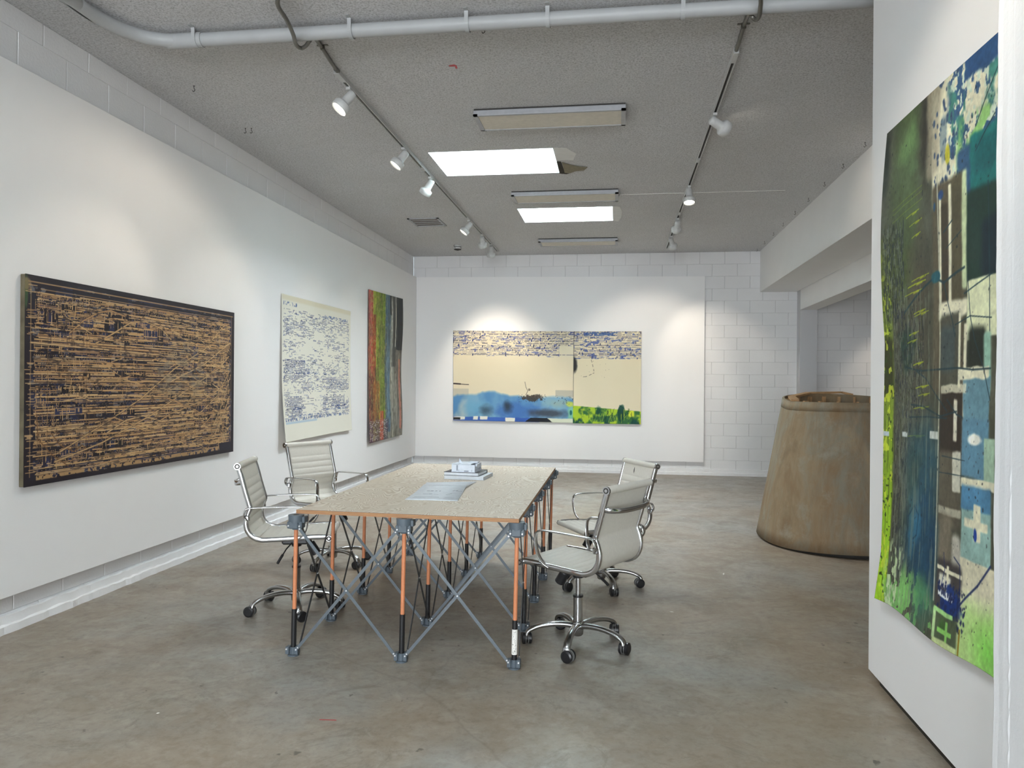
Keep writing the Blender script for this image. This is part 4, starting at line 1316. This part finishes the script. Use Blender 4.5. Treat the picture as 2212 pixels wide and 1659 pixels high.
def place_blue(U, V):
    z = 2.412 - 1.556 * V + .010 * U
    out = .010 + .045 * np.clip((V - .55) / .45, 0, 1) ** 1.6 * (1 - .45 * U) + .012 * np.sin(U * 7) * np.clip(V - .3, 0, 1) + .03 * np.clip((.25 - U) / .25, 0, 1) * V
    return -3.498 + out, 7.515 + 2.06 * U - .03 * V * (1 - U), z - .03 * np.clip((V - .9) / .1, 0, 1) * (U > .9) * 0
tag(A.mesh('paper_artwork', place_blue, M['paint']), 'cream paper covered with small blue printed marks, hung curling from the board', 'artwork')

# ---- 3: tall multicoloured paper
A = Art(1.66, 2.17, 260, 420, (150, 150, 140), 31); r = A.r
def vband(u0, u1, v0, v1, c, alpha=1, warp=.05, soft=.02): A.rect(u0, v0, u1, v1, c, soft, warp, alpha)
vband(-.1, .16, -.1, 1.1, (190, 82, 72)); vband(-.1, .07, -.1, .2, (206, 92, 92))
vband(.10, .28, .12, .95, (178, 74, 38)); vband(.12, .22, -.1, .16, (176, 186, 60))
vband(.20, .50, -.1, .86, (142, 160, 44)); vband(.30, .45, .0, .8, (120, 150, 48), .7)
vband(.46, .66, -.1, .95, (84, 112, 134)); vband(.52, .60, .2, .9, (112, 142, 164), .8)
vband(.62, .72, -.1, 1.1, (164, 166, 158)); vband(.70, .80, -.1, .5, (84, 84, 82)); vband(.80, 1.1, -.1, .42, (48, 52, 58)); vband(.80, 1.1, .38, 1.1, (134, 128, 122))
vband(.60, .645, -.1, .14, (40, 44, 52)); vband(.655, .675, -.1, .25, (225, 225, 215), 1, .01); vband(.775, .795, -.1, .36, (220, 220, 212), 1, .01)
vband(.90, .96, .45, .95, (208, 128, 112), .9); vband(.62, .85, .55, 1.1, (160, 158, 146), .8); vband(.66, .70, .5, 1.0, (206, 202, 186), .8)
vband(-.1, .2, .55, 1.1, (84, 44, 46), .6, .2, .25); vband(.12, .30, .6, 1.05, (186, 104, 44), .8, .12)
vband(-.1, .55, .86, 1.1, (70, 60, 84), .7, .2, .12); vband(.30, .40, .80, 1.0, (206, 82, 54), .9, .05)
streak = A.noise(60, 3, 4)
A.blend(np.clip((streak - .55) * 5, 0, 1) * .55, (60, 58, 40)); A.blend(np.clip((.42 - streak) * 5, 0, 1) * .3, (214, 206, 150))
A.blend(np.clip((A.noise(110, 30, 2) - .55) * 5, 0, 1) * .45, (50, 48, 40)); A.blend(np.clip((A.noise(30, 60, 3) - .56) * 7, 0, 1) * A.box(.0, .0, .5, 1, .1) * .4, (190, 196, 110)); A.blend(np.clip((A.noise(8, 6, 4) - .5) * 4, 0, 1) * .35, (70, 66, 60))
for _ in range(1900):
    u, v = r.uniform(.0, .52), r.uniform(.02, .97); c = [(70, 70, 40), (200, 200, 120), (60, 40, 40), (214, 150, 110)][r.randint(4)]
    A.hard(u, v, u + .004, v + r.uniform(.006, .03), c, .5)
for _ in range(260):
    u, v = r.uniform(.0, .5), r.uniform(.86, .99); A.hard(u, v, u + r.uniform(.004, .03), v + .003, (222, 214, 210), .7)
def place_col(U, V):
    z = 2.80 + .055 * U - (2.165 + .035 * U) * V
    out = .012 + .03 * V ** 2 + .012 * np.sin(V * 9) * U + .02 * np.clip(U - .8, 0, 1) * 2
    return -3.498 + out, 10.285 + 1.68 * U - .10 * V * U, z
tag(A.mesh('paper_artwork', place_col, M['paint']), 'tall narrow paper striped red, lime green, blue and black near the room corner', 'artwork')

# ---- 4: two sheet landscape on the far board
def printband(A, v0, v1, n):
    """rows of broken dark blue rules"""
    r = A.r; row = v0; g = A.noise(5, 14, 3)
    C_ = [(52, 56, 96), (70, 70, 92), (48, 60, 128), (96, 92, 108), (44, 44, 66)]
    while row < v1:
        u = 0.0; rh = r.choice([1, 1, 2])
        while u < 1:
            L = r.uniform(.004, .05) * 2.1 / A.wm
            d = g[min(A.ny - 1, int(row * A.ny)), min(A.nx - 1, int(u * A.nx))]
            if r.rand() < .42 + d * .9: A.hard(u, row, min(1, u + L), row + rh / A.ny, C_[r.randint(5)], r.uniform(.45, .95))
            if r.rand() < .25 * d: A.hard(u, row - 1 / A.ny, u + 3 / A.nx, row + 3 / A.ny, C_[r.randint(3)], .8)
            u += L + r.uniform(.002, .012)
        row += (rh + r.choice([1, 1, 2, 2])) / A.ny
SH = (228, 215, 186)
A = Art(2.088, 1.552, 300, 222, SH, 41); r = A.r
A.blend(A.noise(3, 3, 3) * .35, (238, 228, 204))
printband(A, .005, .275, 1500)
A.blend(A.box(0, 0, 1, .285, .01) * (A.noise(26, 60, 3) > .70) * .6, (66, 80, 156))
A.blend(A.box(.88, .16, 1.0, .285, .01), (228, 218, 192)); A.blend(A.box(.0, .255, 1, .262, .003) * (A.noise(60, 2, 1) > .4), (70, 72, 110))
A.rect(.0, .645, .13, .76, (196, 190, 172), .01, 0, .9); A.rect(.852, .645, 1.0, .72, (186, 182, 166), .01, 0, .9)
A.line([(.0, .592), (.06, .596), (.13, .600)], .012, (46, 36, 40)); A.line([(.0, .590), (.06, .594)], .022, (46, 36, 40))
m_ = np.clip((A.V - .70 + .05 * (A.noise(7, 3, 4) - .5) * 2 - .03 * np.exp(-((A.U - .3) / .12) ** 2) * -1) / .03, 0, 1)
A.blend(m_ * np.clip((A.U - .02) * 9, .25, 1), (124, 168, 196))
A.blend(m_ * np.clip((A.noise(5, 3, 4) - .42) * 4, 0, 1), (88, 138, 184))
A.blob(.55, .88, .30, .12, (70, 112, 176), .85, .6, .5); A.blob(.2, .86, .16, .1, (112, 170, 200), .6, .6)
A.blob(.27, .88, .07, .08, (60, 78, 92), .8, .9); A.blob(.46, .83, .05, .08, (50, 62, 74), .9, .8); A.blob(.78, .90, .22, .06, (64, 70, 80), .9, .7, .35)
A.blob(.86, .80, .16, .07, (150, 168, 150), .7, .8); A.blob(.97, .80, .05, .04, (196, 206, 80), .9, .5); A.blob(.98, .90, .04, .09, (130, 196, 160), .9, .5)
A.blob(.66, .735, .09, .035, (70, 64, 58), .9, .25, 1.1, 30); A.line([(.60, .56), (.61, .62), (.625, .66), (.61, .70), (.62, .74)], .007, (70, 60, 52)); A.blob(.638, .645, .012, .016, (120, 108, 92), .9)
A.speck((.55, .70, .78, .78), 90, (60, 54, 48), .004, .010); A.speck((.84, .70, 1, .80), 30, (48, 50, 60), .004, .012)
A.rect(0, .955, 1, 1.02, (60, 96, 180), .012, .03, .9); A.rect(.72, .955, 1.01, 1.01, (216, 222, 200), .012, .02)
for (a, b, c, d) in [(.0, .955, .10, .99), (.17, .95, .21, .99), (.23, .945, .29, .985), (.44, .955, .52, 1.0)]: A.rect(a, b, c, d, (240, 238, 226), .01, .03)
A.rect(.0, .965, .06, .99, (40, 40, 44), .01, .01)
for k in range(20): A.hard(.605 + .0022 * (20 - k), .955 + .0022 * k, .79 + .002 * k, .96 + .0022 * k, (34, 36, 44))
A.blob(.98, .89, .015, .04, (24, 96, 100), .9)
BP = empty('paper_artwork', (0, 0, 0)); bpy.data.objects.remove(BP)
def place_b1(U, V):
    return -2.838 + 2.088 * U + .018 * V * (1 - U), 12.862 - .012 * V - .004 * np.sin(U * 9 + V * 4) - .012 * (V > .0) * np.clip((V - .6) / .4, 0, 1), 2.404 - .02 * U - (1.552 - .006 * U) * V
tag(A.mesh('paper_artwork', place_b1, M['paint']), 'wider left sheet on the far board, blue print above a washy blue landscape', 'artwork')
A = Art(1.13, 1.552, 170, 222, (226, 214, 184), 51); r = A.r
A.blend(A.noise(3, 3, 3) * .35, (236, 226, 200))
printband(A, .005, .30, 950)
A.blend(A.box(0, 0, 1, .30, .01) * (A.noise(16, 60, 3) > .68) * .7, (56, 78, 150)); A.blend(A.box(.15, .01, .65, .05, .01) * .7 * (A.noise(30, 60, 2) > .45), (40, 76, 140))
A.blob(.0, .37, .07, .11, (40, 40, 42), .95, .4, .3)
pts = [(.20, .23), (.24, .26), (.265, .31), (.285, .36), (.30, .41), (.31, .45), (.27, .465), (.20, .49), (.10, .5)]
for a, b in zip(pts, pts[1:]): A.line([a, ((a[0] + b[0]) / 2, (a[1] + b[1]) / 2)], .007, (60, 56, 56))
A.speck((.05, .3, .6, .5), 10, (80, 74, 66), .003, .006); A.line([(.002, 0), (.002, 1)], .010, (70, 66, 60), .6)
g0 = np.clip((A.V - (.805 + .055 * A.U)) / .006, 0, 1)
A.blend(g0, (168, 198, 52)); A.blend(g0 * np.clip((A.noise(7, 8, 4) - .5) * 8, 0, 1), (52, 104, 60)); A.blend(g0 * np.clip((A.noise(9, 6, 4) - .56) * 9, 0, 1), (26, 74, 66)); A.blend(g0 * np.clip((A.noise(6, 8, 3) - .6) * 8, 0, 1), (222, 226, 60))
A.blob(.38, .86, .05, .05, (24, 76, 60), .95); A.blob(.72, .90, .06, .09, (24, 72, 58), .95, .2); A.blob(.45, .95, .2, .04, (34, 84, 60), .8)
for _ in range(40):
    u = r.uniform(.2, .9); A.line([(u, r.uniform(.83, .9)), (u + r.uniform(-.06, .03), r.uniform(.92, .99))], .006, [(24, 60, 40), (150, 180, 60)][r.randint(2)])
A.line([(.69, .80), (.73, .84), (.72, .88)], .012, (36, 70, 74))
def place_b2(U, V):
    return -.756 + 1.130 * U - .002 * V, 12.853 - .010 * V - .012 * np.clip((V - .6) / .4, 0, 1), 2.384 - (1.552 - .0 * U) * V
tag(A.mesh('paper_artwork', place_b2, M['paint']), 'narrower right sheet on the far board, ending in a bright green strip', 'artwork')

# ---- 5: tall green and black paper on the partition
A = Art(1.263, 2.22, 400, 760, (72, 74, 60), 61); r = A.r
CR = (226, 222, 194)
R_ = lambda *a, **k: A.rect(*a, **k)
N1 = A.noise(8, 10, 5); N2 = A.noise(20, 26, 4); N3 = A.noise(50, 12, 3); NV = A.noise(70, 8, 3)
# dark olive field
A.blend(np.clip((N1 - .35) * 3, 0, 1), (92, 92, 78)); A.blend(A.box(.08, -.1, .34, .36, .2, .1) * .75, (84, 104, 62)); A.blob(.25, .07, .10, .06, (112, 146, 92), .8, .7)
A.blob(.16, .28, .14, .12, (66, 76, 36), .7, .8); A.blob(.32, .38, .12, .22, (78, 72, 58), .8, .9); A.blob(.38, .06, .05, .12, (50, 46, 40), .9, .8); A.blob(.02, .05, .05, .12, (36, 42, 36), .9, .9)
A.blob(.22, .47, .08, .05, (28, 60, 50), .9, .5); A.blob(.24, .60, .16, .18, (96, 96, 84), .5, .9)
# lime strip at the left edge
L0 = A.box(-.1, .22, .085, 1.1, .03, .03) * np.clip((A.V - .18) * 4, 0, 1)
A.blend(L0, (120, 140, 44)); A.blend(L0 * np.clip((A.V - .52) * 3, 0, 1), (160, 206, 40)); A.blend(L0 * np.clip((NV - .52) * 8, 0, 1) * np.clip(1.25 - A.V, 0, 1), (58, 66, 24)); A.blend(L0 * A.box(-.1, .44, .09, .56, .05), (54, 58, 24))
A.blend(L0 * (A.noise(40, 60, 2) > .66) * .8, (206, 220, 60)); A.blend(L0 * (A.noise(60, 140, 1) > .82), (50, 70, 20))
# hatched dashes
for _ in range(2600):
    u, v = r.uniform(.10, .36), r.uniform(.38, .98)
    if r.rand() < .3: u, v = r.uniform(.02, .2), r.uniform(.2, .4)
    c = [(34, 38, 34), (120, 126, 112), (28, 36, 54), (60, 70, 40)][r.randint(4)]
    A.hard(u, v, u + .0045, v + r.uniform(.004, .020), c, .65)
for v in (.205, .225, .25, .335, .345, .36, .40, .405, .44, .455, .50, .545, .56, .585, .64, .70):
    u0 = r.uniform(.2, .32); L = r.uniform(.07, .17); A.line([(u0, v + .003), (u0 + L * .4, v), (u0 + L, v - .002)], r.uniform(.003, .006), (168, 182, 34), .85); A.line([(u0 + L * .5, v + .002), (u0 + L * .8, v)], .008, (190, 200, 40), .6)
for q in (.165, .175, .19): A.line([(.10, q + .012), (.2, q + .004), (.36, q - .004)], .004, (120, 140, 50), .6)
# deep blue lower area
A.blend(A.box(.22, .62, .50, .93, .25, .1) * .95, (40, 80, 96)); A.blob(.38, .84, .10, .16, (34, 72, 96), .9, .6); A.blob(.46, .86, .05, .1, (28, 62, 88), .9, .6); A.blob(.30, .80, .06, .07, (52, 110, 140), .7, .3); A.blob(.30, .72, .10, .10, (64, 88, 76), .6, .8)
A.line([(.24, .87), (.25, .80), (.30, .775), (.34, .79), (.33, .83), (.30, .84)], .008, (24, 62, 84), .8)
A.blend(A.box(.08, .91, .50, 1.1, .12, .12) * (N2 > .5), (126, 186, 104)); A.blend(A.box(.08, .86, .22, 1.1, .10, .1) * (A.noise(60, 50, 2) > .58), (196, 216, 170)); A.blob(.42, .95, .12, .06, (66, 120, 96), .8, .7)
# cream upper right with blue spatter
A.blend(A.box(.44, -.1, 1.1, .22, .03, .05), CR); A.blend(A.box(.40, -.1, .50, .16, .05, .06) * .8, (160, 152, 130))
SP = A.box(.55, -.1, 1.1, .22, .06, .1)
A.blend(SP * np.clip((A.noise(34, 50, 4) - .50) * 16, 0, 1), (58, 90, 126)); A.blend(SP * np.clip((A.noise(60, 90, 3) - .60) * 16, 0, 1), (206, 220, 200)); A.blend(SP * np.clip((A.noise(16, 20, 4) - .56) * 12, 0, 1), (70, 130, 120)); A.blend(A.box(.62, .1, 1.1, .22, .05, .08) * np.clip((N2 - .42) * 9, 0, 1), (150, 200, 120))
A.blend(A.box(.66, -.1, .90, .035, .02, .06), (48, 80, 122)); A.speck((.45, .0, .62, .2), 60, (60, 80, 110), .006, .02); A.blob(.52, .1, .03, .06, (110, 130, 140), .7)
A.blend(A.box(.62, .145, .72, .235, .03, .04), (56, 90, 124)); A.blend(A.box(.70, .13, 1.1, .25, .02, .04), (32, 112, 110)); A.blend(A.box(.72, .15, .95, .2, .03, .05) * .6, (24, 86, 92))
# dark block and columns
A.blend(A.box(.66, .22, 1.1, .37, .03, .04), (28, 52, 42)); A.blend(A.box(.76, .28, 1.1, .37, .05, .04), (18, 34, 44))
A.blend(A.box(.44, .18, .66, .56, .03, .02), (92, 84, 66)); A.blend(A.box(.49, .20, .505, .40, .012, .005), CR); A.blend(A.box(.555, .19, .575, .40, .012, .01), CR); A.blend(A.box(.505, .22, .55, .40, .02, .01), (64, 56, 42)); A.blend(A.box(.58, .18, .645, .41, .03, .01), (84, 78, 58))
A.blend(A.box(.645, .18, .675, .38, .02, .02), (200, 214, 170)); A.blend(A.box(.48, .395, .68, .425, .02, .03), CR)
A.blend(A.box(.68, .37, 1.1, .47, .01, .02), (222, 226, 188))
A.blend(A.box(.50, .42, .64, .55, .03, .03), (78, 78, 66)); A.blend(A.box(.50, .44, .60, .52, .04, .03) * .6, (66, 84, 90)); A.blend(A.box(.625, .42, .64, .55, .01), CR); A.blend(A.box(.66, .44, .68, .60, .012, .01), CR)
A.blend(A.box(.69, .45, .80, .54, .04, .02), (34, 40, 32)); A.blend(A.box(.79, .46, .83, .56, .02, .02), (150, 190, 170))
# dark band and white gap
A.blend(A.box(.50, .55, .66, .67, .03, .02), (52, 44, 36)); A.blend(A.box(.665, .53, .83, .615, .01, .03), (104, 142, 156)); A.blend(A.box(.50, .545, .68, .56, .01, .03) * .8, CR); A.blend(A.box(.60, .57, .625, .64, .012, .02), (210, 206, 186)); A.blend(A.box(.64, .515, .82, .535, .01, .03), CR)
A.blend(A.box(.66, .60, .83, .70, .02, .02), (94, 134, 156)); A.blob(.74, .635, .05, .012, (236, 236, 224), 1, .3, .4); A.blend(A.box(.80, .63, .86, .71, .01, .01), (168, 196, 170))
A.blend(A.box(.0, .638, .05, .648, .006), (190, 204, 214)); A.blend(A.box(.17, .635, .22, .645, .006), (200, 208, 206)); A.blend(A.box(.42, .628, .49, .642, .006), (206, 212, 206))
A.blend(A.box(.50, .66, .655, .79, .03, .03), (94, 88, 74)); A.blend(A.box(.60, .66, .66, .73, .012, .04), (206, 204, 186)); A.blend(A.box(.655, .70, 1.1, .715, .008, .02), CR)
A.blend(A.box(.66, .71, .84, .755, .02, .03), (84, 136, 172)); A.blend(A.box(.66, .75, .84, .84, .012, .02), (150, 184, 176)); A.blend(A.box(.74, .74, .78, .80, .01, .01), CR); A.blend(A.box(.68, .765, .82, .78, .01, .01), CR); A.blob(.75, .79, .012, .012, (28, 62, 140), 1, .3)
A.blend(A.box(.50, .76, .66, .775, .01, .03), (176, 172, 152)); A.blend(A.box(.51, .775, .60, .86, .05, .03), (120, 112, 96)); A.blend(A.box(.60, .80, .66, .86, .03, .03), (188, 184, 170))
# lower dark patches
A.blend(A.box(.66, .835, 1.1, 1.1, .01, .01), (222, 216, 188)); A.blend(A.box(.66, .90, 1.1, 1.1, .14, .05), (186, 220, 140)); A.blob(.86, .97, .14, .07, (136, 214, 90), .9, .9, .2)
A.blend(A.box(.505, .855, .67, .945, .03, .03), (70, 66, 64)); A.blend(A.box(.52, .875, .60, .90, .02, .03), (214, 214, 196)); A.blend(A.box(.575, .86, .59, .91, .006, .004), CR); A.blend(A.box(.51, .865, .68, .872, .006, .02), CR)
A.blend(A.box(.51, .885, .68, .915, .02, .02) * .0, CR)
A.blob(.60, .925, .075, .03, (24, 52, 116), 1, .25, .6, 24); A.blend(A.box(.52, .905, .62, .917, .006, .02), (226, 232, 232)); A.speck((.52, .89, .70, .96), 120, (28, 40, 84), .004, .014)
A.blend(A.box(.50, .945, .66, 1.1, .03, .03), (84, 96, 72)); A.blob(.56, .965, .04, .02, (62, 100, 46), .9, .6); A.blend(A.box(.585, .955, .60, .995, .006), (150, 216, 110)); A.blend(A.box(.53, .970, .63, .978, .006, .01), (150, 216, 110)); A.blend(A.box(.495, .942, .515, .995, .008, .01), (190, 220, 160)); A.blend(A.box(.50, .94, .63, .948, .006, .02), (170, 220, 140)); A.blend(A.box(.5, .99, .66, 1.1, .008, .02), (206, 222, 160))
A.blend(A.box(.672, .955, .682, 1.0, .004), (150, 128, 40))
# pale seam
A.line([(.475, .16), (.485, .30), (.492, .45), (.49, .62), (.487, .80), (.492, .93)], .010, (196, 196, 172), .85)
# ink threads
INK = (30, 56, 64)
for pts, w in (([(.20, .395), (.3, .37), (.38, .355), (.45, .345), (.52, .36), (.6, .35), (.66, .345)], .010), ([(.52, .36), (.55, .40), (.58, .43), (.6, .46)], .006), ([(.68, .36), (.70, .43), (.73, .47), (.79, .52), (.83, .57)], .006), ([(.66, .39), (.74, .38), (.83, .37)], .006),
               ([(.20, .505), (.33, .515), (.48, .515), (.62, .515), (.72, .52), (.83, .52)], .007), ([(.30, .515), (.38, .53), (.46, .56), (.55, .59)], .006), ([(.25, .58), (.36, .583), (.5, .60), (.62, .59)], .007), ([(.24, .605), (.4, .602), (.55, .603)], .006), ([(.55, .57), (.62, .595), (.66, .60)], .007),
               ([(.60, .44), (.7, .43), (.83, .44)], .005), ([(.80, .22), (.81, .34), (.82, .46)], .006), ([(.73, .12), (.80, .08), (.86, .05)], .006), ([(.73, .16), (.78, .14), (.84, .12)], .006), ([(.52, .67), (.68, .672)], .004), ([(.5, .70), (.68, .698)], .004), ([(.62, .84), (.66, .85), (.67, .92)], .006), ([(.63, .935), (.70, .90), (.77, .87), (.84, .83)], .009), ([(.55, .84), (.56, .87), (.54, .90)], .005), ([(.52, .27), (.58, .255)], .006), ([(.54, .30), (.64, .28)], .004)):
    A.line(pts, w, INK if pts[0][1] < .8 else (30, 44, 92), .9)
A.blob(.46, .345, .035, .012, (28, 84, 96), 1, .3); A.speck((.05, .05, .83, .98), 260, (34, 40, 44), .003, .009, .8)
A.blob(.55, .14, .02, .02, (206, 198, 50), .9, .4); A.blob(.50, .20, .02, .01, (40, 74, 130), .9, .4); A.blob(.455, .215, .012, .012, (40, 80, 120), .9, .4)
A.a *= (1 + (A.noise(90, 140, 3) - .5) * .22 + (A.noise(12, 20, 4) - .5) * .25)[..., None]
TX = np.clip((A.noise(120, 20, 2) - .62) * 8, 0, 1) * A.box(.08, .35, .5, 1, .1); A.blend(TX * .5, (130, 136, 120))
A.speck((.5, .4, .84, .98), 160, (60, 62, 64), .002, .006, .7)
def place_tall(U, V):
    ed = .012 * np.sin(V * 11) * (U < .001) * 0
    out = .010 + .022 * np.clip((V - .75) / .25, 0, 1) ** 2 + .005 * np.sin(V * 8 + U * 3) + .012 * np.clip((.12 - U) / .12, 0, 1) * np.abs(np.sin(V * 7))
    return 1.2785 - out, 3.862 - 1.263 * U + .022 * np.sin(V * 6.3) * (1 - U) + .02 * V * (1 - U), 2.700 - .012 * U - (2.238 - .055 * U) * V + .012 * np.sin(U * 9) * np.clip((V - .9) * 10, 0, 1)
tag(A.mesh('paper_artwork', place_tall, M['paint']), 'very tall green, black and blue painted paper hanging on the near partition', 'artwork')
# ------------------------------------------------------------------ light
W = bpy.data.worlds.new('sky'); S.world = W; W.use_nodes = True
bg = W.node_tree.nodes['Background']
bg.inputs[0].default_value = (.80, .93, 1.0, 1); bg.inputs[1].default_value = 1.3

def area(name, loc, rot, sx, sy_, power, color):
    l = bpy.data.lights.new(name, 'AREA'); l.shape = 'RECTANGLE'; l.size = sx; l.size_y = sy_; l.energy = power; l.color = color
    o = bpy.data.objects.new(name, l); COL.objects.link(o); o.location = loc; o.rotation_euler = rot
    return o
# daylight through the wide window behind the camera
area('window_daylight', ((WX0 + WX1) / 2, YF - .25, (WZ0 + WZ1) / 2), (math.radians(90), 0, 0), WX1 - WX0, WZ1 - WZ0, 820, (.90, .95, 1.0))
for k, (a, b, c, d) in enumerate(SK):  # daylight lamps, also for the skylights added out of view
    area('skylight_daylight', ((a + c) / 2, (b + d) / 2, H + .60), (0, 0, 0), c - a - .04, d - b - .04, (118, 145, 46, 50, 60)[k], (.88, .95, 1.0))
def spot(pos, aim, power, ang=58, blend=.6, color=(1, .88, .72), rad=.045):
    l = bpy.data.lights.new('spot_lamp', 'SPOT'); l.energy = power; l.spot_size = math.radians(ang); l.spot_blend = blend; l.color = color; l.shadow_soft_size = rad
    o = bpy.data.objects.new('spot_lamp', l); COL.objects.link(o)
    o.location = pos; o.rotation_euler = Vector(aim).to_track_quat('-Z', 'Y').to_euler()
PW = [28, 18, 13, 13, 84, 36, 24, 16, 94, 46]
for (p, a), w_ in zip(HP, PW): spot(p, a, w_)
spot(HP2[0], HP2[1], 55)
for i in (0,): spot(HP[i][0], Vector((HP[i][1].x * .4, HP[i][1].y * .4, -1)), 26, 150, .4)
# side room: one warm lamp on its far wall
p = Vector((4.6, 11.6, 2.6)); spot(p, Vector((4.6, 12.93, 1.35)) - p, 30, 80, .6)
S.view_settings.view_transform = 'Standard'; S.view_settings.look = 'None'; S.view_settings.gamma = 1; S.view_settings.use_curve_mapping = False
S.view_settings.exposure = 0.32
S.cycles.max_bounces = 6; S.cycles.diffuse_bounces = 4; S.cycles.glossy_bounces = 3; S.cycles.caustics_reflective = False; S.cycles.caustics_refractive = False; S.cycles.use_adaptive_sampling = True; S.cycles.adaptive_threshold = .18; S.cycles.adaptive_min_samples = 20; W.cycles.sampling_method = 'NONE'; S.cycles.use_denoising = True
S.cycles.sample_clamp_indirect = 6
